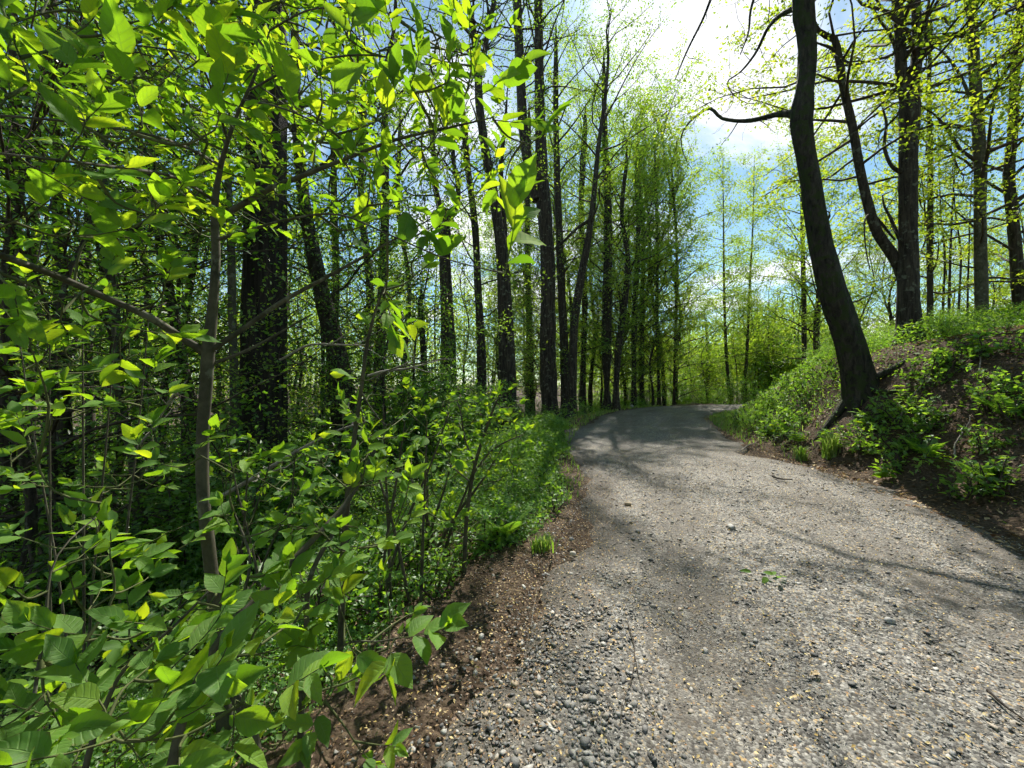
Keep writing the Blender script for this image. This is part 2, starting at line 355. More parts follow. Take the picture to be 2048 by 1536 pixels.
def gz(x, y): return float(ground(np.array([x]), np.array([y]))[0])

def axis(lo, hi, nlo, nhi, step, grow=1.09):
    mid = list(np.arange(nlo, nhi, step)); a = []; p, s = nhi, step
    while p < hi: a.append(p); s *= grow; p += s
    b = []; p, s = nlo - step, step
    while p > lo: b.append(p); s *= grow; p -= s
    return np.array(b[::-1] + mid + a + [hi])
gx = axis(-900, 900, -3, 9, 0.085); gy = axis(-60, 1500, 0.8, 9.5, 0.085)
XX, YY = np.meshgrid(gx, gy); DD = road_d(XX, YY); ZZ = ground(XX, YY, DD)
fine = rng.standard_normal(XX.shape) * 0.012 * (np.abs(DD) > HALF)
inside = np.abs(DD) < HALF - 0.25
ZZ = ZZ + fine - 0.05 * inside
ny, nx = XX.shape
i = (np.arange(ny - 1)[:, None] * nx + np.arange(nx - 1)[None, :]).ravel()
me = make_mesh('ground', np.stack([XX, YY, ZZ], -1).reshape(-1, 3), [np.stack([i, i + 1, i + nx + 1, i + nx], -1)], (M_soil,), smooth=True)
ground_o = link('ground', me, kind='structure'); ground_o['label'] = 'brown leaf-littered forest soil sloping away beside the road'

# road strip
nS, nC = 700, 49
rc_ = smoothpath(CL[40:690], nS); rt_ = nrm(np.gradient(rc_, axis=0)); rn_ = np.stack([rt_[:, 1], -rt_[:, 0]], -1)
sarc = np.concatenate(([0], np.cumsum(np.linalg.norm(np.diff(rc_, axis=0), axis=1))))
def wob(s, seed):
    r = np.random.default_rng(seed); o = 0
    for k in np.geomspace(0.5, 14, 12): o = o + 0.16 / k ** 0.7 * np.sin(k * s + r.random() * 6.28)
    return o
cc = np.linspace(-1, 1, nC)
hl = HALF + 0.05 + 0.6 * wob(sarc, 1) - 0.42 * sst(4.6, 3.2, rc_[:, 1]); hr = HALF + 0.0 + wob(sarc, 2)
off = np.where(cc[None, :] < 0, cc[None, :] * hl[:, None], cc[None, :] * hr[:, None])
RX = rc_[:, 0:1] + rn_[:, 0:1] * off; RY = rc_[:, 1:2] + rn_[:, 1:2] * off
rut = -0.028 * (np.exp(-((off + 0.85) / 0.3) ** 2) + np.exp(-((off - 0.95) / 0.3) ** 2))
RZ = ground(RX, RY) + 0.018 + rut - 0.11 * np.clip((np.abs(cc) - 0.86) / 0.14, 0, 1)[None, :] ** 2 + rng.standard_normal(RX.shape) * 0.004
i = (np.arange(nS - 1)[:, None] * nC + np.arange(nC - 1)[None, :]).ravel()
track = np.exp(-((off + 0.85) / 0.45) ** 2) * 0.35 + np.exp(-((off - 0.95) / 0.45) ** 2) * 0.35 + sst(0.6, 1.0, np.abs(cc))[None, :] * np.ones((nS, 1)) * 1.1
me = make_mesh('road', np.stack([RX, RY, RZ], -1).reshape(-1, 3), [np.stack([i, i + 1, i + nC + 1, i + nC], -1)], (M_road,), track.ravel(), smooth=True)
road_o = link('road', me, kind='structure'); road_o['label'] = 'grey gravel road bending right round the bank'
def surf(x, y):
    """height of whatever lies on top: road or ground"""
    x = np.asarray(x, float); y = np.asarray(y, float); d = road_d(x, y); z = ground(x, y, d)
    rt = -0.028 * (np.exp(-((d + 0.85) / 0.3) ** 2) + np.exp(-((d - 0.95) / 0.3) ** 2))
    return z + np.where(np.abs(d) < HALF - 0.15, 0.018 + rt, 0.0)

# ------------------------------------------------------------------ stones
def ico():
    f = (1 + 5 ** 0.5) / 2
    V = nrm(np.array([(-1, f, 0), (1, f, 0), (-1, -f, 0), (1, -f, 0), (0, -1, f), (0, 1, f), (0, -1, -f), (0, 1, -f), (f, 0, -1), (f, 0, 1), (-f, 0, -1), (-f, 0, 1)], float))
    T = np.array([(0, 11, 5), (0, 5, 1), (0, 1, 7), (0, 7, 10), (0, 10, 11), (1, 5, 9), (5, 11, 4), (11, 10, 2), (10, 7, 6), (7, 1, 8), (3, 9, 4), (3, 4, 2), (3, 2, 6), (3, 6, 8), (3, 8, 9), (4, 9, 5), (2, 4, 11), (6, 2, 10), (8, 6, 7), (9, 8, 1)])
    return V, T
IV, IT = ico()
STV = []
for k in range(10):
    v = IV * (1 + 0.3 * rng.standard_normal((12, 1))) * np.array([1.0, 0.58 + 0.3 * rng.random(), 0.28 + 0.22 * rng.random()])
    STV.append(v)
OT = np.array([(0, 2, 4), (2, 1, 4), (1, 3, 4), (3, 0, 4), (2, 0, 5), (1, 2, 5), (3, 1, 5), (0, 3, 5)])
OTV = [np.array([(1, 0, 0), (-1, 0, 0), (0, 1, 0), (0, -1, 0), (0, 0, 1), (0, 0, -1)], float) * np.array([1.0, 0.7, 0.45]) + rng.standard_normal((6, 3)) * np.array([0.2, 0.2, 0.1]) for _ in range(10)]
def stones(x, y, size, acc, z=None, sink=0.15, tiny=False):
    n = len(x); z = surf(x, y) if z is None else z
    TV, TI = (STV, IT) if not tiny else (OTV, OT); m = len(TV[0]); which = rng.integers(0, 10, n); base = np.stack(TV)[which]                        # n,12,3
    a = rng.random(n) * 6.28; ca, sa = np.cos(a), np.sin(a); tl = rng.standard_normal((n, 2)) * 0.25
    Vx = base[..., 0] * ca[:, None] - base[..., 1] * sa[:, None]; Vy = base[..., 0] * sa[:, None] + base[..., 1] * ca[:, None]
    Vz = base[..., 2] + tl[:, :1] * Vx + tl[:, 1:] * Vy
    V = np.stack([Vx, Vy, Vz], -1) * size[:, None, None] * 0.5
    V = V + np.stack([x, y, z + size * (0.25 - sink)], -1)[:, None, :]
    T = (np.arange(n)[:, None, None] * m + TI[None]).reshape(-1, 3)
    acc.add(V.reshape(-1, 3), T=T, var=np.repeat(rng.random(n), m))
acc = Acc()
def cand(n, x0, x1, y0, y1): return x0 + (x1 - x0) * rng.random(n), y0 + (y1 - y0) * rng.random(n)
x, y = cand(30000, -1.1, 4.4, 1.05, 3.6); d = road_d(x, y); keep = (np.abs(x) < 1.45 * y + 0.2) & (d > -HALF - 0.4) & (d < HALF) & (rng.random(len(x)) < 0.45 + 0.55 * sst(-HALF + 0.2, -HALF + 0.6, d)); x, y = x[keep], y[keep]
stones(x, y, np.clip(rng.lognormal(-4.75, 0.3, len(x)), 0.005, 0.014), acc, tiny=True)
x, y = cand(8000, -0.2, 6.5, 3.6, 6.5); d = road_d(x, y); keep = np.abs(d) < HALF; x, y = x[keep], y[keep]; stones(x, y, np.clip(rng.lognormal(-4.3, 0.3, len(x)), 0.008, 0.02), acc, tiny=True)
x, y = cand(19000, -1.1, 4.2, 1.05, 3.4); d = road_d(x, y); q = bumps(x * 3.1 + 5, y * 3.1) - 0.3 * (np.exp(-((d + 0.85) / 0.33) ** 2) + np.exp(-((d - 0.95) / 0.33) ** 2))
keep = (np.abs(x) < 1.45 * y + 0.2) & (d > -HALF - 0.35) & (d < HALF) & (rng.random(len(x)) < np.clip(0.62 + 1.2 * q, 0.12, 1) * (0.25 + 0.75 * sst(-HALF + 0.3, -HALF + 0.75, d)))
x, y = x[keep], y[keep]; stones(x, y, np.clip(rng.lognormal(-4.5, 0.45, len(x)), 0.005, 0.04), acc)
x, y = cand(9000, -0.2, 6.0, 3.4, 7.5); d = road_d(x, y)
keep = (np.abs(d) < HALF) & (rng.random(len(x)) < 0.65); x, y = x[keep], y[keep]; stones(x, y, np.clip(rng.lognormal(-4.0, 0.38, len(x)), 0.01, 0.05), acc)
# loose heap along the near left edge
x, y = cand(3600, -0.6, 0.75, 1.1, 2.7); d = road_d(x, y); g = np.exp(-((d + HALF - 0.75) / 0.36) ** 2); keep = rng.random(len(x)) < g
x, y = x[keep], y[keep]; stones(x, y, np.clip(rng.lognormal(-3.85, 0.35, len(x)), 0.012, 0.05), acc)
gravel_o = link('gravel', acc.mesh('gravel', M_stone), road_o, 'stuff')
# the 300 stones that show largest, one object each
stm = []
for k in range(10):
    stm.append(make_mesh('stone', STV[k] * 0.5, [IT], (M_stone,), np.full(12, rng.random())))
x, y = cand(1500, -0.7, 3.2, 1.15, 3.2); d = road_d(x, y); keep = (np.abs(x) < 1.3 * y) & (np.abs(d) < HALF + 0.1) & (rng.random(len(x)) < 1 - 0.75 * np.exp(-((d + 0.85) / 0.33) ** 2) - 0.75 * np.exp(-((d - 0.95) / 0.33) ** 2)); x, y = x[keep][:300], y[keep][:300]; zs = surf(x, y)
for k in range(len(x)):
    s = float(np.clip(rng.lognormal(-3.55, 0.25), 0.022, 0.05))
    mt = Matrix.Translation((x[k], y[k], zs[k] + s * 0.12)) @ Matrix.Rotation(rng.random() * 6.28, 4, 'Z') @ Matrix.Rotation(rng.normal() * 0.2, 4, 'X') @ Matrix.Scale(s, 4)
    link('stone', stm[k % 10], road_o, None, mt)

def rock_mesh(seed, sx, sy, szz):
    r = np.random.default_rng(seed); V, T = IV.copy(), IT.copy()
    for _ in range(1):                                     # one subdivision -> 80 faces
        e = {}; V = list(V); NT = []
        def midp(a, b):
            k = (min(a, b), max(a, b))
            if k not in e: e[k] = len(V); V.append(nrm((V[a] + V[b]) / 2))
            return e[k]
        for a, b, c in T:
            ab, bc, ca = midp(a, b), midp(b, c), midp(c, a); NT += [(a, ab, ca), (b, bc, ab), (c, ca, bc), (ab, bc, ca)]
        V, T = np.array(V), np.array(NT)
    for _ in range(7):                                     # cut flat facets
        n = nrm(r.standard_normal(3)); lim = 0.62 + 0.2 * r.random(); dd = V @ n; V = V - np.clip(dd - lim, 0, None)[:, None] * n
    V = V * (1 + 0.05 * r.standard_normal((len(V), 1))) * np.array([sx, sy, szz]) * 0.5
    return make_mesh('rock', V, [T], (M_stone,), np.full(len(V), r.random()))
ROCKS = [(1143, 1083, 0.075, 'pale angular rock standing at the left edge of the gravel'), (1146, 1113, 0.085, 'dark flat rock lying just nearer than the pale one at the road edge'),
         (1275, 1066, 0.07, 'lone grey rock on the gravel near the middle of the road'), (1256, 1012, 0.10, 'brown rock beside a stick on the far gravel'),
         (1463, 1059, 0.12, 'flat light stone lying in the wheel track'), (1778, 1249, 0.075, 'pinkish flat stone in the gravel at the right'),
         (1410, 1298, 0.05, 'small whitish stone in the near gravel'), (1186, 1405, 0.05, 'dark pointed stone in the loose heap of gravel'),
         (1030, 1375, 0.05, 'black stone in front of two pale ones on the soil edge'), (1232, 806, 0.55, 'grey boulder at the far left corner of the bend'),
         (1262, 806, 0.4, 'smaller boulder beside the grey one at the bend')]
for k, (u, v, s, lab) in enumerate(ROCKS):
    yy = CAM_H / ((v - 768) / F + 0.012) if v > 800 else 22; yy = min(yy, 21.8); xx = (u - 1024) / F * yy
    zz_ = float(surf(np.array([xx]), np.array([yy]))[0])
    o = link('rock', rock_mesh(50 + k, s, s * 0.75, s * 0.6), None, None, Matrix.Translation((xx, yy, zz_ + s * 0.14)) @ Matrix.Rotation(rng.random() * 6, 4, 'Z'))
    tag(o, lab, 'rock', 'loose rocks on the road')

# ------------------------------------------------------------------ growing trees
def bez(p, d, L, n, r, up=0.0, wig=0.12):
    """a wandering branch"""
    pts = [np.array(p, float)]; dd = np.array(d, float); st = L / (n - 1)
    for _ in range(n - 1):
        dd = nrm(dd + r.standard_normal(3) * wig + np.array([0, 0, up])); pts.append(pts[-1] + dd * st)
    return np.array(pts)
def grow(path, rad, r, t0=0.35, n=18, L=3.0, el=0.5, nl=9000, leaf=0.075, tw=None, sub=6, droop=0.02, spread=0.16, shape='oval', up=1.0, aspect=0.62, tmax=1.0):
    """limbs, twigs (into tw) and leaf arrays for a crown on a given stem"""
    tw = tw if tw is not None else Acc(); segs = []
    m = len(path)
    for i_ in range(n):
        t = t0 + (tmax - t0) * (i_ + r.random()) / n; f = t * (m - 1); k = min(int(f), m - 2); p = path[k] * (1 - (f - k)) + path[k + 1] * (f - k); rr = rad[k]
        az = i_ * 2.4 + r.normal() * 0.4; q = (t - t0) / (1 - t0 + 1e-6)
        prof = (0.55 + 0.6 * math.sin(math.pi * min(q * 0.9 + 0.1, 1))) if shape == 'oval' else (1.1 - 0.75 * q)
        ll = L * prof * (0.75 + 0.5 * r.random()); e = el + 0.5 * q + r.normal() * 0.15
        d = np.array([math.cos(az) * math.cos(e), math.sin(az) * math.cos(e), math.sin(e)])
        bp = bez(p, d, ll, 6, r, droop, 0.2); r0 = min(rr * 0.45, 0.012 * ll + 0.006)
        V, Q = tube(bp, np.linspace(r0, 0.006, 6), 4); tw.add(V, Q)
        for j in range(sub):
            s = 0.32 + 0.68 * (j + r.random()) / sub; k2 = min(int(s * 5), 4); pp = bp[k2] * (1 - (s * 5 - k2)) + bp[k2 + 1] * (s * 5 - k2)
            dr = nrm(nrm(bp[k2 + 1] - bp[k2]) + r.standard_normal(3) * np.array([0.75, 0.75, 0.4])); sl = ll * (0.22 + 0.28 * r.random())
            sp = bez(pp, dr, sl, 4, r, 0.03, 0.2); V, Q = tube(sp, np.linspace(0.007, 0.003, 4), 3); tw.add(V, Q)
            segs.append((sp, sl))
    wts = np.array([s for _, s in segs]); cnt = r.multinomial(nl, wts / wts.sum())
    Pn = []
    for (sp, sl), c in zip(segs, cnt):
        t = r.random(c) * 3; k = np.minimum(t.astype(int), 2); f = (t - k)[:, None]
        Pn.append(sp[k] * (1 - f) + sp[k + 1] * f + r.standard_normal((c, 3)) * np.array([spread, spread, spread * 0.55]))
    Pn = np.concatenate(Pn); T, N = orient(len(Pn), up, r); Ln = leaf * (0.6 + 0.7 * r.random(len(Pn)))
    clump = 0.5 + 0.5 * np.sin(Pn[:, 0] * 1.7 + Pn[:, 1] * 1.3 + Pn[:, 2] * 2.1 + r.random() * 6)
    var = np.clip(0.25 + 0.35 * clump + 0.25 * r.standard_normal(len(Pn)), 0, 1)
    return tw, leaf_batch(Pn, T, N, Ln, Ln * aspect, var=var)
def leaves_obj(name, lb, mat, parent, kind='stuff'):
    V, T, a = lb; return link(name, make_mesh(name, V, [T], (mat,), a), parent, kind)

def px_tree(name, label, y, path, bark, leaf=M_canopy, limbs=(), height=14.0, crown=None, dy=0.0, seed=0, group=None, sides=12, forks=(), base_v=None, flare=1.5):
    """a tree whose stem follows points (u, v, width) of the photograph at depth y; forks share the same idea"""
    r = np.random.default_rng(100 + seed)
    def to3(pp, f=lambda i, n: 0.0):
        return np.array([np.append(P(u, v, y + (q[0] if q else 0.0)), wd * 0.5 / F * y / math.hypot(1, (u - 1024) / F)) for (u, v, wd, *q) in pp])
    A = to3(path); bx, by = A[0, 0], A[0, 1]; zg = gz(bx, by)
    if A[0, 2] > zg + 0.05: A = np.vstack([[bx, by, zg - 0.3, A[0, 3] * flare], A])
    else: A = np.vstack([A[0] + np.array([0.1 * (A[0, 0] - A[1, 0]), 0, -0.6, A[0, 3] * 0.15]), A])
    if not forks and A[-1, 2] < height - 0.8:                     # carry the stem on above the frame
        e = nrm(A[-1, :3] - A[-2, :3]); e = nrm(e + np.array([0, 0, 0.8])); Ln = height - A[-1, 2]; r_ = A[-1, 3]
        A = np.vstack([A] + [np.append(A[-1, :3] + e * Ln * s + r.standard_normal(3) * 0.15 * s, max(r_ * (1 - 0.85 * s), 0.015)) for s in (0.33, 0.66, 1.0)])
    elif not forks and A[-1, 2] > 3.5: A = np.vstack([A, np.append(A[-1, :3] + nrm(nrm(A[-1, :3] - A[-2, :3]) + np.array([0, 0, 0.3])) * 1.6, 0.01)])
    base = np.array([bx, by, zg]); root = thing(name, base, label, 'tree', group)
    S = smoothpath(A, 46); S[:, 3] = np.maximum(S[:, 3], 0.008)
    V, Q = tube(S[:, :3] - base, S[:, 3], sides, 0.06 if name == 'leaning_tree' else 0.04, r); a = Acc(); a.add(V, Q); link('trunk', a.mesh('trunk', bark, True), root)
    if name == 'leaning_tree':
        for k, (az, ln) in enumerate([(-2.6, 1.1), (-1.7, 0.9), (-0.6, 1.0), (2.9, 1.3), (0.6, 0.8)]):
            tt = np.linspace(0, 1, 9); rx = bx + np.cos(az + 0.4 * tt) * (0.15 + ln * tt); ry = by + np.sin(az + 0.4 * tt) * (0.15 + ln * tt)
            rz = ground(rx, ry) + 0.20 * (1 - tt) ** 2 - 0.07 * tt - 0.03; V, Q = tube(np.column_stack([rx, ry, rz]) - base, 0.085 * (1 - 0.75 * tt), 8, 0.1, r); a = Acc(); a.add(V, Q); link('root', a.mesh('root', bark, True), root)
    stems = [S]
    for fk in forks:
        B = to3(fk)
        if B[-1, 2] < height - 0.8:
            e = nrm(nrm(B[-1, :3] - B[-2, :3]) + np.array([0, 0, 0.6])); Ln = height - B[-1, 2]
            B = np.vstack([B] + [np.append(B[-1, :3] + e * Ln * s + r.standard_normal(3) * 0.12 * s, max(B[-1, 3] * (1 - 0.85 * s), 0.015)) for s in (0.33, 0.66, 1.0)])
        S2 = smoothpath(B, 34); S2[:, 3] = np.maximum(S2[:, 3], 0.008); V, Q = tube(S2[:, :3] - base, S2[:, 3], 10, 0.03, r); a = Acc(); a.add(V, Q); link('stem', a.mesh('stem', bark, True), root); stems.append(S2)
    for lm in limbs:
        B = smoothpath(to3(lm), 24); V, Q = tube(B[:, :3] - base, np.maximum(B[:, 3], 0.004), 7, 0.04, r); a = Acc(); a.add(V, Q); link('branch', a.mesh('branch', bark, True), root)
        # small twigs along it
        ta = Acc()
        for _ in range(7):
            k = r.integers(5, 23); V, Q = tube(bez(B[k, :3] - base, nrm(r.standard_normal(3) + [0, 0, -0.2]), 0.5 + 0.9 * r.random(), 7, r, -0.04, 0.25), np.linspace(max(B[k, 3] * 0.35, 0.006), 0.003, 7), 4); ta.add(V, Q)
        link('twig', ta.mesh('twig', bark), root, 'stuff')
    if crown:
        tw = Acc(); LB = []
        per = dict(crown); nl = int(per.pop('nl') * (0.5 if 50 <= seed < 58 else 0.3 if 58 <= seed < 90 else 1.0)) // len(stems if forks else [1]); use = stems[1:] if forks else stems
        for S_ in use: _, lb = grow(S_[:, :3] - base, S_[:, 3], r, nl=nl, tw=tw, **per); LB.append(lb)
        link('branch', tw.mesh('branches', M_twig), root, 'stuff')
        a = Acc()
        for V, T, v in LB: a.add(V, T=T, var=v)
        link('crown', a.mesh('crown', leaf), root, 'stuff')
    return root

C0 = dict(t0=0.4, n=22, L=3.4, nl=10000, leaf=0.095)
def C(**k): q = dict(C0); q.update(k); return q
T = px_tree
# --- right bank
T('leaning_tree', 'big leaning mossy tree rooted in the bank beside the road', 8.0, [(1722, 800, 84), (1712, 740, 68), (1690, 660, 61), (1662, 575, 56), (1641, 480, 49), (1626, 390, 45), (1612, 310, 42), (1603, 255, 47), (1602, 228, 52), (1606, 200, 43), (1614, 130, 39), (1613, 60, 38), (1606, 20, 44), (1604, -20, 40), (1600, -80, 37)],
  M_bark_moss, M_maple, height=15, seed=1, sides=18, flare=1.2, crown=C(t0=0.62, n=14, L=3.2, nl=6000),
  limbs=[[(1600, 228, 24), (1560, 228, 15, .5), (1500, 241, 11, 1.3), (1445, 237, 9, 2.2), (1408, 220, 8, 2.9), (1385, 238, 6, 3.2), (1366, 262, 4.5, 3.4), (1368, 310, 2.5, 3.4), (1385, 340, 1.5, 3.4)],
         [(1600, 12, 16), (1565, 28, 12, .6), (1535, 58, 9, 1.5), (1512, 105, 7.5, 2.4), (1480, 145, 6, 3.4), (1454, 166, 5, 4.2), (1462, 184, 4, 4.6), (1490, 205, 3.2, 4.8), (1520, 207, 2.4, 5), (1560, 196, 1.4, 5)],
         [(1455, 168, 3.5, 4.2), (1466, 200, 2.6, 4.4), (1458, 218, 2, 4.5), (1440, 232, 1.3, 4.6)],
         [(1604, -60, 12), (1520, -110, 9), (1440, -40, 7), (1405, 40, 5), (1375, 100, 4), (1350, 160, 2)],
         [(1600, -90, 12), (1540, -60, 8, -.3), (1500, 30, 5, -.4), (1498, 60, 4, -.4), (1480, 110, 2, -.4)]])
T('curved_tree', 'slender curved tree bowing left out of the thick bank tree', 9.6, [(1806, 560, 26), (1785, 510, 26), (1757, 470, 24), (1734, 400, 22), (1718, 330, 20), (1704, 250, 19), (1686, 170, 17), (1676, 110, 16), (1668, 78, 14), (1640, 66, 11), (1625, 40, 9)],
  M_bark, M_maple, height=9, seed=2, crown=C(t0=0.4, n=20, L=2.9, nl=5500, el=0.1), limbs=[[(1684, 118, 9), (1660, 95, 7), (1640, 88, 5), (1620, 80, 3)], [(1790, 480, 5), (1745, 430, 8), (1730, 440, 4, -.3), (1732, 500, 3, -.4), (1740, 540, 2, -.5)]])
T('forked_tree', 'thick dark tree splitting into two upright stems on the bank', 9.4, [(1818, 665, 62), (1816, 600, 50), (1817, 520, 44), (1816, 440, 40), (1816, 340, 42), (1818, 240, 44), (1818, 160, 40), (1816, 140, 36)],
  M_bark, M_maple, height=15, seed=3, sides=14, crown=C(t0=0.0, n=28, L=4.4, nl=20000, el=0.22), forks=[[(1814, 210, 30), (1803, 140, 26), (1800, 70, 24), (1794, 0, 22)], [(1822, 200, 30), (1832, 130, 25), (1834, 60, 22), (1832, 0, 20)]],
  limbs=[[(1806, 345, 14), (1790, 338, 10), (1770, 300, 8), (1772, 240, 6), (1765, 215, 4)], [(1826, 150, 12), (1850, 100, 10), (1852, 50, 9), (1858, 0, 7)], [(1800, 140, 10), (1785, 80, 8), (1760, 40, 6), (1735, 0, 5)], [(1800, 480, 10), (1778, 430, 7), (1768, 410, 5), (1765, 390, 3)]])
T('slim_tree', 'slim grey pole tree just right of the thick forked one', 12.5, [(1860, 655, 18), (1860, 500, 15), (1861, 330, 12), (1858, 160, 9), (1862, 60, 7)], M_bark, M_maple, height=14, seed=4, sides=8, crown=C(t0=0.15, n=28, L=2.6, nl=8000, el=0.1))
T('straight_tree', 'straight grey tree standing on the bank top, second from the right', 11.0, [(1964, 640, 36), (1962, 560, 30), (1960, 440, 28), (1960, 330, 29), (1955, 230, 28), (1948, 120, 25), (1944, 40, 23), (1938, -40, 20)], M_bark_pale, M_maple, height=16, seed=5, crown=C(t0=0.12, n=32, L=3.2, nl=12000, el=0.25),
  limbs=[[(1950, 215, 9), (1900, 120, 6), (1880, 100, 4), (1850, 90, 2)], [(1960, 330, 8), (1930, 350, 6), (1890, 290, 4), (1850, 310, 3)]])
T('edge_tree', 'dark tree at the far right edge of the photo on the bank', 12.0, [(2042, 640, 44), (2036, 560, 34), (2026, 440, 28), (2018, 350, 26), (2026, 260, 24), (2030, 130, 22), (2038, 40, 20)], M_bark, M_maple, height=15, seed=6, crown=C(t0=0.1, n=32, L=3.4, nl=12000, el=0.25))
for k, (u0, v0, u1, yy, wd) in enumerate([(1886, 620, 1878, 15, 6), (1898, 625, 1910, 14, 7), (1918, 610, 1905, 16, 6), (1935, 615, 1945, 15, 5)]):
    T('thin_sapling', ['leftmost of four thin bare saplings on the bank top', 'second of four thin bare saplings on the bank top', 'third of four thin bare saplings on the bank top', 'rightmost of four thin bare saplings on the bank top'][k], yy, [(u0, v0, wd), (u0 + 3, 500, wd * .8), ((u0 + u1) / 2, 430, wd * .6), (u1, 330, wd * .4)], M_bark, M_maple, height=6, seed=10 + k, sides=6, crown=C(t0=0.4, n=12, L=0.9, nl=500, leaf=0.06), group='thin saplings on the bank')
# --- centre, left of the road
T('twin_tree', 'tall dark tree at the road edge forking into two straight stems', 18.0, [(1100, 830, 40), (1097, 760, 33), (1096, 640, 31), (1095, 520, 29), (1090, 440, 28), (1084, 380, 30), (1078, 350, 32)], M_bark, height=17, seed=20, sides=14,
  crown=C(t0=0.5, n=20, L=3.4, nl=6000, leaf=0.10), forks=[[(1076, 400, 26), (1060, 345, 22), (1048, 270, 20), (1042, 170, 19), (1037, 60, 18), (1034, -30, 17)], [(1084, 400, 28), (1083, 320, 24), (1079, 200, 20), (1078, 90, 18), (1077, -20, 17)]],
  limbs=[[(1070, 345, 12), (1050, 355, 9), (1025, 365, 6), (1008, 385, 4), (1000, 395, 3)]])
T('ivy_tree', 'dark upright tree right behind the twin-stemmed one', 20.0, [(1130, 815, 21), (1128, 700, 17), (1122, 560, 16), (1116, 400, 14), (1112, 250, 11), (1112, 100, 8)], M_bark, height=19.5, seed=21, crown=C(t0=0.15, n=34, L=3.2, nl=8000, leaf=0.10))
T('right_leaning_stem', 'slender tree leaning right from beside the road verge', 17.0, [(1144, 815, 21), (1145, 740, 18), (1148, 650, 17), (1161, 560, 16), (1176, 480, 14), (1188, 390, 11), (1196, 300, 9), (1212, 180, 7), (1216, 90, 5)], M_bark, height=18.5, seed=22, crown=C(t0=0.4, n=20, L=3.0, nl=2600, leaf=0.10), limbs=[[(1180, 440, 8), (1150, 460, 6), (1130, 480, 5), (1105, 500, 3)]])
T('columnar_tree', 'straight leafy tree between the slender leaner and the bend', 21.0, [(1214, 815, 25), (1213, 700, 21), (1215, 560, 19), (1216, 420, 16), (1210, 280, 12), (1208, 150, 8)], M_bark, height=19, seed=23, crown=C(t0=0.08, n=38, L=3.2, nl=7500, leaf=0.10))
T('bent_tree', 'thin crooked tree just right of the straight leafy one', 20.0, [(1232, 810, 18), (1238, 690, 15), (1250, 600, 13), (1256, 520, 11), (1244, 430, 9), (1252, 330, 7)], M_bark, height=13, seed=24, sides=8, crown=C(t0=0.15, n=30, L=2.8, nl=9000, leaf=0.11))
for k, (u, v0, yy, wd, hh) in enumerate([(1268, 800, 25, 14, 15), (1284, 800, 27, 12, 16), (1318, 800, 27, 9, 13), (1348, 805, 28, 8, 12)]):
    T('bend_tree', ['first', 'second', 'third', 'fourth'][k] + ' slim leafy tree from the left in the row behind the bend', yy, [(u, v0, wd), (u + rng.normal() * 4, 650, wd * .9), (u + rng.normal() * 8, 480, wd * .7), (u + rng.normal() * 12, 330, wd * .5)], M_bark, M_far if k > 1 else M_canopy, height=hh, seed=30 + k, sides=8, crown=C(t0=0.06, n=40, L=3.2, nl=7500, leaf=0.13), group='trees behind the bend')
T('lacy_tree', 'left of two thin lacy trees against the open sky', 30.0, [(1459, 810, 9), (1452, 700, 6.5), (1448, 560, 5), (1447, 440, 3), (1446, 350, 1.5)], M_bark, M_far, height=18, seed=40, sides=7, crown=C(t0=0.3, n=36, L=2.4, nl=9000, el=0.35, shape='cone', leaf=0.13, spread=0.35))
T('lacy_tree', 'right of two thin lacy trees against the open sky', 31.0, [(1490, 790, 9), (1494, 700, 6.5), (1500, 560, 5), (1506, 440, 3), (1508, 350, 1.5)], M_bark, M_far, height=17, seed=41, sides=7, crown=C(t0=0.3, n=36, L=2.4, nl=9000, el=0.35, shape='cone', leaf=0.13, spread=0.35))
T('pole_tree', 'straight pole tree just left of the leaning mossy trunk', 24.0, [(1609, 760, 14), (1608, 640, 11), (1606, 520, 10), (1604, 420, 7), (1606, 340, 5)], M_bark, M_far, height=16, seed=42, sides=8, crown=C(t0=0.25, n=34, L=3.2, nl=9000, leaf=0.12))
T('pole_tree', 'short dark tree peeping out left of the leaning trunk base', 20.0, [(1633, 760, 16), (1634, 640, 13), (1640, 560, 10), (1650, 480, 8)], M_bark, M_far, height=11, seed=43, sides=8, crown=C(t0=0.2, n=28, L=3.0, nl=8000, leaf=0.12))
# --- left forest
T('old_tree', 'huge furrowed black trunk in the left forest', 6.2, [(525, 990, 120), (526, 900, 104), (528, 780, 98), (529, 640, 93), (530, 500, 88), (532, 350, 84), (534, 200, 80), (536, 0, 76), (538, -120, 70)], M_bark_furrow, height=17, seed=50, sides=22, flare=1.25, crown=C(t0=0.5, n=22, L=4.6, nl=9000, leaf=0.14))
T('companion_tree', 'thin pale stem hugging the left side of the huge furrowed trunk', 5.6, [(472, 980, 22), (470, 860, 20), (468, 740, 19), (464, 620, 18), (462, 500, 17), (455, 350, 15), (440, 200, 12)], M_bark_pale, height=9, seed=51, sides=8, crown=C(t0=0.45, n=14, L=1.6, nl=3500))
T('tilted_tree', 'dark trunk leaning left just right of the huge furrowed one', 8.2, [(690, 850, 58), (682, 760, 46), (668, 680, 40), (645, 590, 34), (628, 510, 30), (612, 430, 27), (600, 330, 24), (592, 200, 20), (590, 60, 16)], M_bark, height=14, seed=52, crown=C(t0=0.3, n=22, L=2.8, nl=8000))
T('elbow_tree', 'pale-spotted pole tree with an elbow near its base in the left forest', 5.4, [(272, 940, 28), (262, 890, 25), (252, 858, 28), (240, 830, 24), (236, 740, 24), (232, 640, 23), (222, 560, 22), (212, 480, 20), (208, 380, 18), (214, 200, 15)], M_bark_pale, height=9, seed=53, sides=10, crown=C(t0=0.5, n=14, L=2.0, nl=4000))
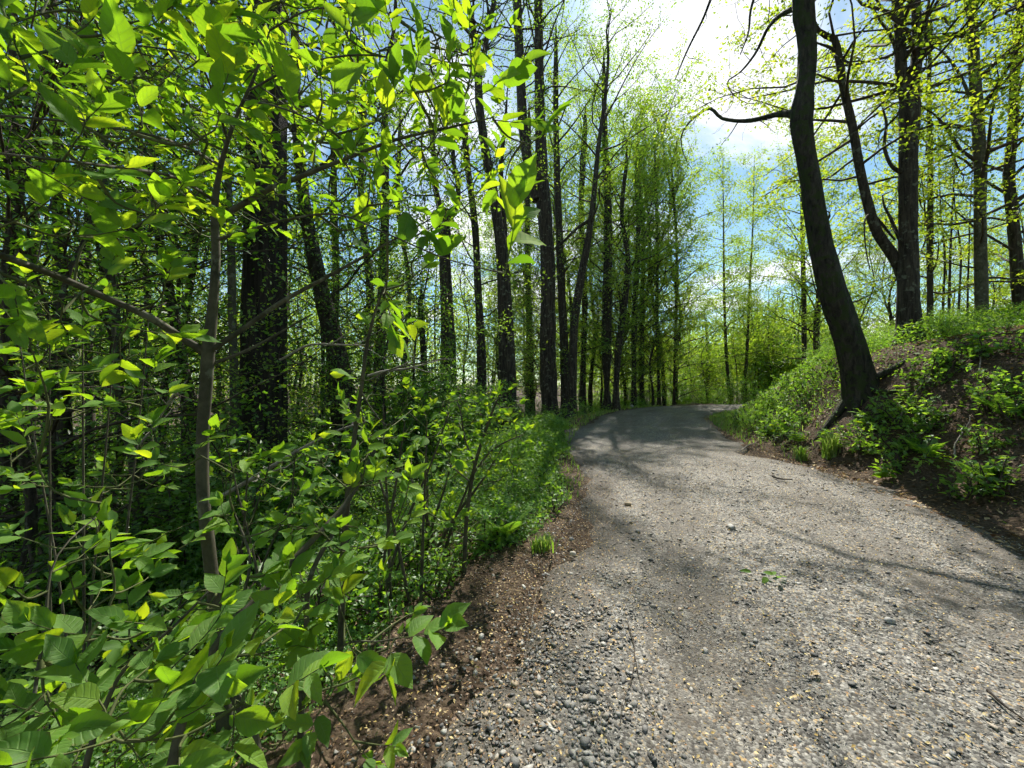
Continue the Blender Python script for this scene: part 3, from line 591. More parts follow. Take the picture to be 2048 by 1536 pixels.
T('shaded_tree', 'dark straight trunk second from the left edge of the photo', 6.5, [(132, 940, 40), (126, 800, 32), (122, 640, 30), (118, 480, 28), (112, 300, 25), (105, 100, 22)], M_bark, height=13, seed=54, crown=C(t0=0.3, n=20, L=2.4, nl=7000))
T('pair_tree', 'left of a pair of slim trunks behind the foreground sapling', 7.5, [(388, 850, 30), (372, 760, 25), (350, 640, 24), (334, 560, 22), (316, 460, 20), (304, 330, 18), (300, 160, 14)], M_bark, height=12, seed=55, crown=C(t0=0.35, n=20, L=2.4, nl=6500))
T('pair_tree', 'right of a pair of slim trunks behind the foreground sapling', 8.5, [(372, 830, 22), (368, 720, 18), (376, 600, 16), (388, 520, 15), (400, 400, 13)], M_bark, height=11, seed=56, sides=8, crown=C(t0=0.3, n=18, L=2.2, nl=5000))
T('edge_tree', 'dark trunk at the far left edge of the photo', 5.5, [(20, 1020, 40), (14, 860, 34), (16, 640, 30), (26, 420, 28), (30, 200, 25)], M_bark, height=12, seed=57, crown=C(t0=0.3, n=18, L=2.4, nl=6000))
T('candelabra_tree', 'dark tree forking low like a candlestick right of the sapling leaves', 15.0, [(896, 680, 30), (893, 600, 25), (890, 520, 24), (889, 450, 25), (887, 420, 24)], M_bark, height=12, seed=58, crown=C(t0=0.3, n=16, L=2.2, nl=6000), forks=[[(888, 440, 18), (876, 400, 13), (868, 360, 11), (868, 320, 10), (860, 240, 8)], [(892, 445, 18), (912, 415, 12), (916, 370, 10), (908, 330, 9), (905, 260, 8)]])
T('slim_forest_tree', 'slim dark tree right of the candlestick-shaped one', 16.0, [(962, 690, 18), (956, 580, 15), (951, 470, 14), (944, 400, 13), (936, 340, 12), (925, 220, 10)], M_bark, height=14, seed=59, sides=8, crown=C(t0=0.35, n=20, L=2.4, nl=7000))
T('vee_tree', 'dark tree curving up to a narrow fork left of the twin-stemmed tree', 14.0, [(1013, 680, 32), (1009, 590, 27), (1003, 500, 24), (992, 420, 21), (980, 350, 19), (966, 270, 17), (958, 200, 16), (956, 150, 16)], M_bark, height=15, seed=60, crown=C(t0=0.2, n=18, L=2.4, nl=7000), forks=[[(956, 160, 14), (950, 100, 13), (944, 40, 12), (932, -10, 11)], [(958, 155, 13), (968, 110, 11), (978, 50, 10), (990, -5, 9)]])
T('wishbone_tree', 'thin tree with an arching branch beside the narrow-forked tree', 14.5, [(1006, 660, 15), (1010, 560, 13), (1008, 460, 13), (1004, 390, 11), (1002, 340, 9), (1010, 250, 7)], M_bark, height=11, seed=61, sides=8, crown=C(t0=0.45, n=14, L=1.8, nl=4000), limbs=[[(1005, 388, 10), (1022, 368, 8), (1045, 352, 6), (1065, 340, 4)]])
sn = T('dead_snag', 'broken dead stump of a thin tree poking above the dark shrubs', 13.0, [(846, 690, 13), (843, 640, 12), (841, 600, 11), (843, 590, 8), (842, 578, 3)], M_bark_furrow, height=-5, seed=62, sides=7)
for k, (u, v0, yy, wd, u1) in enumerate([(760, 700, 11, 24, 770), (735, 720, 13, 20, 725), (810, 690, 18, 12, 800), (662, 700, 12, 20, 668), (60, 880, 9, 24, 80), (180, 850, 10, 20, 178), (560, 760, 13, 22, 566), (290, 800, 12, 18, 282), (1062, 760, 24, 14, 1058), (1165, 790, 26, 14, 1170)]):
    T('forest_tree', ['dark trunk half hidden just left of the candlestick tree', 'slim trunk behind the top of the tall foreground shoot', 'thin far trunk left of the broken stump', 'trunk behind the dark trunk that leans left', 'far trunk near the left edge behind the leaves', 'far trunk behind the elbowed pole tree', 'trunk seen just right of the huge furrowed trunk', 'far trunk between elbowed pole and slim pair', 'thin far trunk just left of the twin-stemmed tree', 'thin far trunk behind the right-leaning stem'][k],
      yy, [(u, v0, wd), (u * .7 + u1 * .3 + rng.normal() * 6, 580, wd * .85), (u * .4 + u1 * .6 + rng.normal() * 8, 420, wd * .75), (u1, 250, wd * .6)], M_bark, height=14, seed=70 + k, sides=8, crown=C(t0=0.25, n=22, L=2.6, nl=7000), group='trunks in the left forest')

# ------------------------------------------------------------------ repeated trees further in
def proto_tree(name, label, h, r0, leafmat, seed, **k):
    r = np.random.default_rng(seed); root = thing(name, (0, 0, 0), label, 'tree')
    pts = np.array([[0, 0, -0.3, r0 * 1.3]] + [[r.normal() * 0.035 * h * s, r.normal() * 0.035 * h * s, h * s, max(r0 * (1 - 0.9 * s), 0.01)] for s in (0.08, 0.25, 0.45, 0.65, 0.85, 1.0)])
    S = smoothpath(pts, 20); V, Q = tube(S[:, :3], S[:, 3], 7, 0.03, r); a = Acc(); a.add(V, Q); link('trunk', a.mesh('trunk', M_bark, True), root)
    tw, lb = grow(S[:, :3], S[:, 3], r, **k); link('branch', tw.mesh('branches', M_twig), root, 'stuff'); leaves_obj('crown', lb, leafmat, root)
    return root
protos = [proto_tree('slender_tree', 'slender leafy forest tree far back among many', 15 + 1.5 * k, 0.13, M_far if k % 2 else M_canopy, 200 + k, t0=0.15, n=44, L=3.6, nl=7500, leaf=0.125) for k in range(4)]
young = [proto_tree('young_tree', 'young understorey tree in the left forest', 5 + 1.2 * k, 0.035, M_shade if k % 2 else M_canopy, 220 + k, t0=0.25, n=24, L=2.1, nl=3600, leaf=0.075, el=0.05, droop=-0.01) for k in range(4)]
r = np.random.default_rng(11)
LT = 'slender leafy forest tree far back among many'; GT = 'slender trees deep in the wood'
pl = []; used = [False] * 4
def sunlane(x, y, h):
    """keeps the gap in the canopy towards the sun that the photograph shows"""
    u = 1024 + F * x / y; return 1390 < u < 1600
tries = 0
while len(pl) < 42 and tries < 6000:
    tries += 1; yy = 12 + 30 * r.random() ** 0.8; xx = -1.25 * yy + r.random() * 2.2 * yy
    d = float(road_d(np.array([xx]), np.array([yy]))[0])
    if d > -3.2 or sunlane(xx, yy, 15): continue
    u = 1024 + F * xx / yy
    if u > 1330 and yy < 32: continue
    if u > 700 and yy < 19: continue
    if any((xx - a) ** 2 + (yy - b) ** 2 < 3.0 for a, b in pl): continue
    pl.append((xx, yy)); k = len(pl) % 4; s = 0.6 + 0.35 * r.random()
    if not used[k]: o = protos[k]; used[k] = True; o.location = (xx, yy, gz(xx, yy)); o.rotation_euler = (0, 0, r.random() * 6.28); o.scale = (s, s, s * (0.9 + 0.2 * r.random())); tag(o, LT, None, GT)
    else: copy_thing(protos[k], (xx, yy, gz(xx, yy)), r.random() * 6.28, (s, s, s * (0.9 + 0.2 * r.random())), LT, GT)
for k in range(9):
    u = 1050 + 340 * (k + r.random() * 0.8) / 9; near = u < 1190; yy = (27.5 + 5 * r.random()) if near else (28 + 6 * r.random()); xx = (u - 1024) / F * yy; s = 1.2 + 0.2 * r.random()
    copy_thing(protos[k % 4], (xx, yy, gz(xx, yy)), r.random() * 6.28, (s, s, s), ['leftmost', 'second', 'third', 'fourth', 'fifth', 'sixth', 'seventh', 'eighth', 'rightmost'][k] + (' of' if k in (0, 8) else ' from the left of') + ' nine tall leafy trees rising behind the bend', 'tall trees behind the bend')
# trees behind the bank, seen between the bank trunks
LB2 = 'leafy tree growing beyond the top of the bank'; GB = 'trees beyond the bank'
for k in range(12):
    u = 1690 + 420 * (k + r.random() * 0.6) / 12; yy = 17 + 12 * r.random(); xx = (u - 1024) / F * yy; s = 0.5 + 0.25 * r.random()
    copy_thing(protos[1 + 2 * (k % 2)], (xx, yy, gz(xx, yy) - 0.3), r.random() * 6.28, (s, s, s), ['leftmost', 'second', 'third', 'fourth', 'fifth', 'sixth', 'seventh', 'eighth', 'ninth', 'tenth', 'eleventh', 'rightmost'][k] + (' of' if k in (0, 11) else ' from the left of') + ' twelve leafy trees beyond the top of the bank', GB)
LY = 'young leafy understorey tree in the left forest'; GY = 'young trees under the canopy'
pl = []; used = [False] * 4; tries = 0
while len(pl) < 6 and tries < 4000:
    tries += 1; yy = 4.0 + 13 * r.random(); xx = -1.35 * yy + r.random() * 1.55 * yy
    d = float(road_d(np.array([xx]), np.array([yy]))[0])
    if d > -HALF - 1.6 or any((xx - a) ** 2 + (yy - b) ** 2 < 1.0 for a, b in pl): continue
    pl.append((xx, yy)); k = len(pl) % 4; s = 0.7 + 0.5 * r.random()
    if not used[k]: o = young[k]; used[k] = True; o.location = (xx, yy, gz(xx, yy)); o.rotation_euler = (0, 0, r.random() * 6.28); o.scale = (s, s, s); tag(o, LY, None, GY)
    else: copy_thing(young[k], (xx, yy, gz(xx, yy)), r.random() * 6.28, (s, s, s), LY, GY)

for k in range(20):                                       # young trees closing the view behind the bend
    u = 960 + 740 * (k + r.random()) / 20; yy = (19 + 4 * r.random()) if u < 1130 else (28.5 + 7 * r.random()); xx = (u - 1024) / F * yy; s = (0.9 if u < 1130 else 1.2) + 0.45 * r.random()
    copy_thing(young[k % 4], (xx, yy, gz(xx, yy)), r.random() * 6.28, (s * 1.15, s * 1.15, s), LY, GY)
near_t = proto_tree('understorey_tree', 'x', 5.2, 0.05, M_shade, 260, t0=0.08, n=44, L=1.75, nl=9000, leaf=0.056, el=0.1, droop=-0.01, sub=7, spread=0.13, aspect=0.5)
for k, (u, yy, s_, lab) in enumerate([(20, 3.9, 1.25, 'dense leafy small tree at the left edge behind the foreground sapling'), (120, 4.5, 1.25, 'dense leafy small tree behind the long low sapling branch'), (350, 8.0, 1.6, 'dense leafy small tree between the elbowed pole and huge trunk'), (640, 9.6, 1.5, 'dense leafy small tree behind the left-leaning dark trunk'), (215, 6.9, 1.5, 'taller leafy small tree further back at the left'), (770, 7.9, 0.95, 'leafy small tree rising from the dark thicket')]):
    xx = (u - 1024) / F * yy; o = near_t if k == 0 else copy_thing(near_t, (0, 0, 0), 0, (1, 1, 1))
    o.location = (xx, yy, gz(xx, yy)); o.rotation_euler = (0, 0, k * 1.3); o.scale = (s_, s_, s_); tag(o, lab, None, 'dense small trees at the left')
# far wood as one mass
def far_wood():
    r = np.random.default_rng(5); leaves = Acc(); wood = Acc()
    for k in range(210):
        a = R(-58 + 118 * r.random()); dist = 42 + 65 * r.random() ** 1.2
        if k < 46: a = math.atan((1340 + 380 * r.random() - 1024) / F); dist = 40 + 26 * r.random()
        xx, yy = dist * math.sin(a), dist * math.cos(a)
        if yy < 16: continue
        u = 1024 + F * xx / yy; h = (9 + 8 * r.random()) * (1.65 if u < 1150 else 1.0)
        if k < 46: h = 8.5 + 5 * r.random()
        zb = gz(xx, yy); rad = h * (0.22 + 0.1 * r.random())
        V, Q = tube(np.array([[xx, yy, zb - 0.5], [xx + r.normal() * 0.4, yy, zb + h * 0.5], [xx + r.normal() * 0.6, yy, zb + h * 0.95]]), [0.16, 0.1, 0.03], 5); wood.add(V, Q)
        nl = 2200 if k < 46 else 780; lob = r.standard_normal((14, 3)) * np.array([0.55, 0.55, 0.42]); lob = lob / np.maximum(np.linalg.norm(lob, axis=1, keepdims=True), 1) ; w_ = r.integers(0, 14, nl)
        q = lob[w_] * 0.85 + nrm(r.standard_normal((nl, 3))) * (r.random((nl, 1)) ** 0.4) * 0.36
        Pn = np.array([xx, yy, zb + h * 0.55]) + q * np.array([rad, rad, h * 0.46]); Tn, Nn = orient(nl, 0.8, r); Ln = (0.19 if k < 46 else 0.32) * (0.6 + 0.8 * r.random(nl))
        var = np.clip(0.15 + 0.5 * r.random() + 0.22 * r.standard_normal(nl) + 0.1 * q[:, 2], 0, 1); V, T_, v = leaf_batch(Pn, Tn, Nn, Ln, Ln * 0.7, var=var); leaves.add(V, T=T_, var=v)
    o = link('distant_wood', leaves.mesh('distant_wood', M_far), None, 'stuff'); tag(o, 'bright green mass of distant trees behind the bend', 'woodland')
    link('trunk', wood.mesh('trunks', M_bark), o, 'stuff')
    leaves = Acc(); wood = Acc()                           # unseen wood added behind the viewpoint and along the road to block skylight
    for k in range(70):
        a = r.random() * 6.28; dist = 7 + 26 * r.random() ** 0.8; xx, yy = dist * math.sin(a), dist * math.cos(a)
        if (yy > -2 and abs(xx) < 1.7 * (yy + 3) + 2) or abs(float(road_d(np.array([xx]), np.array([yy]))[0])) < 4: continue
        zb = gz(xx, yy); h = 13 + 5 * r.random(); V, Q = tube(np.array([[xx, yy, zb - 0.5], [xx + r.normal() * 0.4, yy, zb + h * 0.5], [xx + r.normal() * 0.6, yy, zb + h * 0.95]]), [0.2, 0.14, 0.03], 6); wood.add(V, Q)
        nl = 1000; q = nrm(r.standard_normal((nl, 3))) * r.random((nl, 1)) ** 0.4; Pn = np.array([xx, yy, zb + h * 0.6]) + q * np.array([3.2, 3.2, h * 0.42]); Tn, Nn = orient(nl, 0.8, r); Ln = 0.3 * (0.6 + 0.8 * r.random(nl))
        V, T_, v = leaf_batch(Pn, Tn, Nn, Ln, Ln * 0.7); leaves.add(V, T=T_, var=v)
    o = link('sky_blocking_wood', leaves.mesh('sky_blocking_wood', M_canopy), None, 'stuff'); tag(o, 'unseen leafy wood added behind the viewpoint to block skylight', 'woodland')
    link('trunk', wood.mesh('trunks', M_bark), o, 'stuff')
far_wood()

# ------------------------------------------------------------------ shrubs of the understorey
def proto_shrub(seed, h, rad, nl, leaf, mat, label, name='shrub', stems=9):
    r = np.random.default_rng(seed); root = thing(name, (0, 0, 0), label, 'shrub'); st = Acc(); P_ = []
    for k in range(stems):
        az = r.random() * 6.28; d = nrm(np.array([math.cos(az) * 0.5, math.sin(az) * 0.5, 1.0])); b = bez(r.standard_normal(3) * np.array([0.08, 0.08, 0]), d, h * (0.7 + 0.4 * r.random()), 8, r, -0.03, 0.16)
        V, Q = tube(b, np.linspace(0.014, 0.004, 8), 4); st.add(V, Q)
        for j in range(7):
            i_ = r.integers(1, 8); s_ = bez(b[i_], nrm(r.standard_normal(3) + [0, 0, 0.35]), rad * (0.5 + 0.6 * r.random()), 5, r, -0.02, 0.2); V, Q = tube(s_, np.linspace(0.006, 0.002, 5), 3); st.add(V, Q); P_.append(s_)
    m = nl // len(P_); Pn = np.concatenate([s_[np.clip(r.integers(1, 5, m), 0, 4)] + r.standard_normal((m, 3)) * np.array([0.13, 0.13, 0.07]) * rad for s_ in P_])
    Pn[:, 2] = np.maximum(Pn[:, 2], 0.03); Tn, Nn = orient(len(Pn), 1.1, r); Ln = leaf * (0.6 + 0.7 * r.random(len(Pn)))
    link('stem', st.mesh('stems', M_twig), root, 'stuff'); leaves_obj('foliage', leaf_batch(Pn, Tn, Nn, Ln, Ln * 0.55, var=np.clip(0.5 + 0.26 * r.standard_normal(len(Pn)), 0, 1), r=r), mat, root)
    return root
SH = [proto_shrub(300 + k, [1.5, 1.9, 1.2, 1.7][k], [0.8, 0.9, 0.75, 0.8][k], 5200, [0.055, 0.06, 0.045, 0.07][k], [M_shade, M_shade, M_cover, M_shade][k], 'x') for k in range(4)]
SD2 = [proto_shrub(330 + k, 0.4, 0.22, 130 + 40 * k, 0.07, M_cover, 'x', 'seedling', 3) for k in range(3)]
used = [False] * 4
def put_shrub(k, x_, y_, s, label, group, sz=1.0):
    z = gz(x_, y_) - 0.04; rz = r.random() * 6.28
    if not used[k]: used[k] = True; o = SH[k]; o.location = (x_, y_, z); o.rotation_euler = (0, 0, rz); o.scale = (s, s, s * sz); return tag(o, label, None, group)
    return copy_thing(SH[k], (x_, y_, z), rz, (s, s, s * sz), label, group)
LS = 'leafy green shrub filling the forest understorey at the left'; GS = 'shrubs under the trees'
n = 0; tries = 0; pl = []
while n < 76 and tries < 5000:
    tries += 1; yy = 4.2 + 22 * r.random() ** 1.3; xx = -1.38 * yy + r.random() * 1.75 * yy
    d = float(road_d(np.array([xx]), np.array([yy]))[0])
    if d > -HALF - 1.25 or any((xx - a) ** 2 + (yy - b) ** 2 < 0.6 for a, b in pl): continue
    pl.append((xx, yy)); put_shrub(int(r.integers(0, 4)), xx, yy, 0.75 + 0.5 * r.random(), LS, GS); n += 1
# the dark thicket left of the twin tree
for k in range(9):
    yy = 8.5 + 5 * r.random(); u = 720 + 270 * r.random(); xx = (u - 1024) / F * yy
    put_shrub(int(r.integers(0, 2)), xx, yy, 1.25 + 0.3 * r.random(), 'tall dark shrub of the thicket between the leaning trunk and twin tree', 'dark thicket shrubs', 1.15)
# beyond the bend and on the bank top
for k in range(26):
    u = 1180 + 470 * r.random(); yy = 26.5 + 9 * r.random(); xx = (u - 1024) / F * yy
    put_shrub(int(r.integers(0, 4)), xx, yy, 1.2 + 0.7 * r.random(), 'sunlit shrub behind the far edge of the bend', 'shrubs behind the bend')
for k in range(34):
    u = 1560 + 520 * r.random(); yy = 9 + 7 * r.random(); xx = (u - 1024) / F * yy; d = float(road_d(np.array([xx]), np.array([yy]))[0])
    if d < HALF + 2.2: continue
    put_shrub(2, xx, yy, 0.45 + 0.4 * r.random(), 'low bright shrub along the top of the bank', 'shrubs on the bank top', 0.8)
for k in range(84):
    yy = 4.2 + 9.0 * r.random(); e_ = 0.5 + 2.0 * r.random(); c_ = CL[np.argmin(np.abs(CL[:, 1] - yy)), 0]; xx = c_ + HALF + e_
    if abs(xx) > 1.4 * yy or math.hypot(xx - 7.0, yy - 8.0) < 0.8: continue
    sd = SD2[k % 3] if SD2[k % 3].get('label') == 'x' else None; a_ = 0.75 + 0.6 * r.random(); LBL = 'small leafy seedling rooted in the face of the bank'
    if sd: sd.location = (xx, yy, gz(xx, yy) - 0.02); sd.rotation_euler = (0, 0, r.random() * 6.28); sd.scale = (a_, a_, a_); tag(sd, LBL, None, 'seedlings on the bank face')
    else: copy_thing(SD2[k % 3], (xx, yy, gz(xx, yy) - 0.02), r.random() * 6.28, (a_, a_, a_), LBL, 'seedlings on the bank face')
for k in range(84):
    yy = 2.6 + 8.5 * r.random() ** 1.2; e_ = 0.1 + 1.7 * r.random(); c_ = CL[np.argmin(np.abs(CL[:, 1] - yy)), 0]; xx = c_ - HALF - e_ - (0.4 if yy < 3.6 else 0)
    a_ = (0.7 + 0.7 * r.random()) * (0.45 + 0.55 * min(e_, 1.0)); copy_thing(SD2[k % 3], (xx, yy, gz(xx, yy) - 0.02), r.random() * 6.28, (a_, a_, a_), 'leafy weed crowding the left verge of the road', 'weeds along the left verge')
for k, o in enumerate(SH):
    if not used[k]: put_shrub(k, -6 - k, 9, 1.0, LS, GS)

# ------------------------------------------------------------------ ground cover
def cover(name, label, n, region, hgt, size, mat, seed, dens=None, aspect=0.6, up=1.2):
    r = np.random.default_rng(seed); x0, x1, y0, y1 = region
    x = x0 + (x1 - x0) * r.random(n); y = y0 + (y1 - y0) * r.random(n) ** 1.25
    d = road_d(x, y); pk = dens(x, y, d); keep = r.random(n) < pk; x, y, d = x[keep], y[keep], d[keep]
    hump = np.clip(0.55 + 1.6 * bumps(x * 1.9 + 3, y * 1.9), 0.08, 1.3); h = hgt(x, y, d) * hump
    z = ground(x, y, d) + h * (r.random(len(x)) ** 0.6) + 0.01
    Tn, Nn = orient(len(x), up, r); Ln = size(y) * (0.55 + 0.8 * r.random(len(x)))
    V, T_, v = leaf_batch(np.stack([x, y, z], -1), Tn, Nn, Ln, Ln * aspect, var=np.clip(0.5 + 0.3 * r.standard_normal(len(x)), 0, 1), r=r)
    o = link(name, make_mesh(name, V, [T_], (mat,), v), None, 'stuff'); return tag(o, label, 'ground cover')
def soilw(y): return 0.02 + 0.42 * sst(4.3, 3.2, y)
cover('ground_cover', 'dense low green plants covering the slope left of the road', 138000, (-7.5, 3.2, 1.1, 13), lambda x, y, d: 0.72 * sst(0.0, 0.8, -d - HALF - soilw(y)) + 0.12, lambda y: 0.024 + 0.0055 * y, M_cover, 401,
      lambda x, y, d: sst(-0.12, 0.18, -d - HALF - soilw(y) + 0.5 * bumps(x * 4, y * 4)))
cover('verge_plants', 'bright small-leaved plants crowding the near left verge', 150000, (-2.6, 2.4, 1.6, 6.5), lambda x, y, d: 0.62 * sst(0.0, 0.7, -d - HALF - soilw(y)) + 0.10, lambda y: 0.019 + 0.0022 * y, M_cover, 404,
      lambda x, y, d: sst(-0.1, 0.2, -d - HALF - soilw(y) + 0.5 * bumps(x * 4, y * 4)) * sst(-0.25, 0.0, bumps(x * 2.2, y * 2.2 + 4)))
cover('forest_floor_plants', 'low green plants across the forest floor further left', 62000, (-24, 8, 6, 30), lambda x, y, d: 0.7 * np.ones_like(x), lambda y: 0.07 + 0.002 * y, M_cover, 402, lambda x, y, d: sst(0.0, 0.7, -d - HALF))
cover('bank_plants', 'patchy weeds and seedlings scattered over the dark bank', 100000, (4.5, 17, 2.5, 22), lambda x, y, d: 0.20 + 0.3 * sst(1.5, 3.0, d - HALF) + 0.12 * sst(8, 10, y), lambda y: 0.032 + 0.0022 * y, M_cover, 403,
      lambda x, y, d: sst(0.05, 0.6, d - HALF) * np.clip(0.75 * sst(0.0, 0.06, bumps(x * 2.9 + 9, y * 2.9)) * (0.7 + 0.3 * sst(7, 8.5, y)) + 0.8 * sst(1.8, 2.8, d - HALF) + 0.6 * sst(7.6, 9.2, y), 0.06, 1))
# grass blades on the sunny nose of the bank and verges
def grass(name, label, x, y, h, seed, mat=M_grass):
    r = np.random.default_rng(seed); n = len(x); z = surf(x, y); az = r.random(n) * 6.28; lean = 0.25 + 0.5 * r.random(n); hh = h * (0.5 + 0.8 * r.random(n)); wd = 0.0025 + 0.003 * r.random(n) + 0.0006 * y
    dx, dy_ = np.cos(az), np.sin(az); b = np.stack([x, y, z], -1); side = np.stack([-dy_, dx, 0 * x], -1) * wd[:, None]
    m = b + np.stack([dx * lean * 0.35, dy_ * lean * 0.35, 0.62 + 0 * x], -1) * hh[:, None]; t = b + np.stack([dx * lean, dy_ * lean, 0.95 - 0.3 * lean], -1) * hh[:, None]
    V = np.stack([b - side, b + side, m + side * 0.8, m - side * 0.8, t], 1).reshape(-1, 3); k = np.arange(n)[:, None] * 5
    o = link(name, make_mesh(name, V, [k + [0, 1, 2, 3], k + [3, 2, 4]], (mat,), np.repeat(r.random(n), 5)), None, 'stuff'); return tag(o, label, 'grass')
x, y = cand(60000, 4.5, 14, 6, 21); d = road_d(x, y); k = (d > HALF - 0.1) & (d < HALF + 1.9) & (rng.random(len(x)) < 0.14 * sst(7, 9.5, y) + 0.3 * sst(10, 13, y)); grass('verge_grass', 'sunny grass on the nose of the bank at the bend', x[k], y[k], 0.16, 1)
x, y = cand(30000, -1, 9, 4.5, 23); d = road_d(x, y); k = (d < -HALF + 0.2) & (d > -HALF - 0.7) & (rng.random(len(x)) < 0.5); grass('edge_grass', 'low grass fringing the left edge of the road', x[k], y[k], 0.13, 2)

# litter: dead leaves on bank, soil patch and bud scales on the gravel
def litter(name, label, x, y, size, mat, seed, lift=0.006):
    r = np.random.default_rng(seed); n = len(x); Tn, Nn = orient(n, 2.6, r); Ln = size * (0.5 + r.random(n)); V, T_, v = leaf_batch(np.stack([x, y, surf(x, y) + lift + 0.01 * r.random(n)], -1), Tn, Nn, Ln, Ln * 0.55, 0.2, var=r.random(n))
    o = link(name, make_mesh(name, V, [T_], (mat,), v), None, 'stuff'); return tag(o, label, 'leaf litter')
x, y = cand(60000, 4, 16, 2.5, 20); d = road_d(x, y); k = (d > HALF - 0.25) & (rng.random(len(x)) < 0.5); litter('bank_litter', 'brown dead leaves lying on the shaded bank', x[k], y[k], 0.06, M_litter, 1)
x, y = cand(22000, -2.4, 1.6, 1.0, 6); d = road_d(x, y); k = (d < -HALF + 0.55 + 0.3 * rng.random(len(x))) & (d > -HALF - 1.3); litter('edge_litter', 'reddish brown leaf litter on the soil at the left road edge', x[k], y[k], 0.015, M_litter, 2)
x, y = cand(24000, -1, 6.5, 1.1, 9); d = road_d(x, y); k = (np.abs(d) < HALF + 0.1) & (rng.random(len(x)) < 0.6); litter('bud_scales', 'yellow-brown fallen bud scales sprinkled over the gravel', x[k], y[k], 0.016, M_fleck, 3, 0.012)
x, y = cand(30000, -22, 4, 5, 24); d = road_d(x, y); k = d < -HALF - 0.3; litter('forest_litter', 'brown dead leaves on the forest floor', x[k], y[k], 0.08, M_litter, 4)

# ------------------------------------------------------------------ foreground sapling and shrubs: every large leaf is an object
def leaf_template(seed):
    r = np.random.default_rng(seed); tt = np.array([0.10, 0.28, 0.48, 0.68, 0.87]); pr = np.array([0.55, 0.94, 1.0, 0.76, 0.31]) * (1 + 0.06 * r.standard_normal(5)) * (0.215 + 0.085 * r.random()); ss = np.array([-1, -0.5, 0, 0.5, 1.0])
    fold = 0.12 + 0.45 * r.random(); droop = 0.05 + 0.3 * r.random(); tws = r.normal() * 0.35; side = r.normal() * 0.05; V = [(0, 0, 0)]; uv = [(0.5, 0)]
    for t, p in zip(tt, pr):
        for s in ss:
            V.append((s * p + side * t * t, t, abs(s) * p * fold - droop * t * t + s * p * tws * t + 0.012 * math.sin(t * 17 + s * 2 + seed) * abs(s))); uv.append((0.5 + 0.5 * s, t))
    V.append((side, 1.0, -droop)); uv.append((0.5, 1.0)); tip = len(V) - 1
    Tr = [(0, 1 + j, 2 + j)[::-1] for j in range(4)] + [(tip, 22 + j, 21 + j)[::-1] for j in range(4)]
    Q = [(1 + i_ * 5 + j, 2 + i_ * 5 + j, 7 + i_ * 5 + j, 6 + i_ * 5 + j) for i_ in range(4) for j in range(4)]
    return np.array(V, float), np.array(Q), np.array(Tr), np.array(uv)
LTPL = [leaf_template(k) for k in range(12)]
LMESH = [make_mesh('leaf', V, [Q, Tr], (M_fgleaf,), None, True, uv) for V, Q, Tr, uv in LTPL]

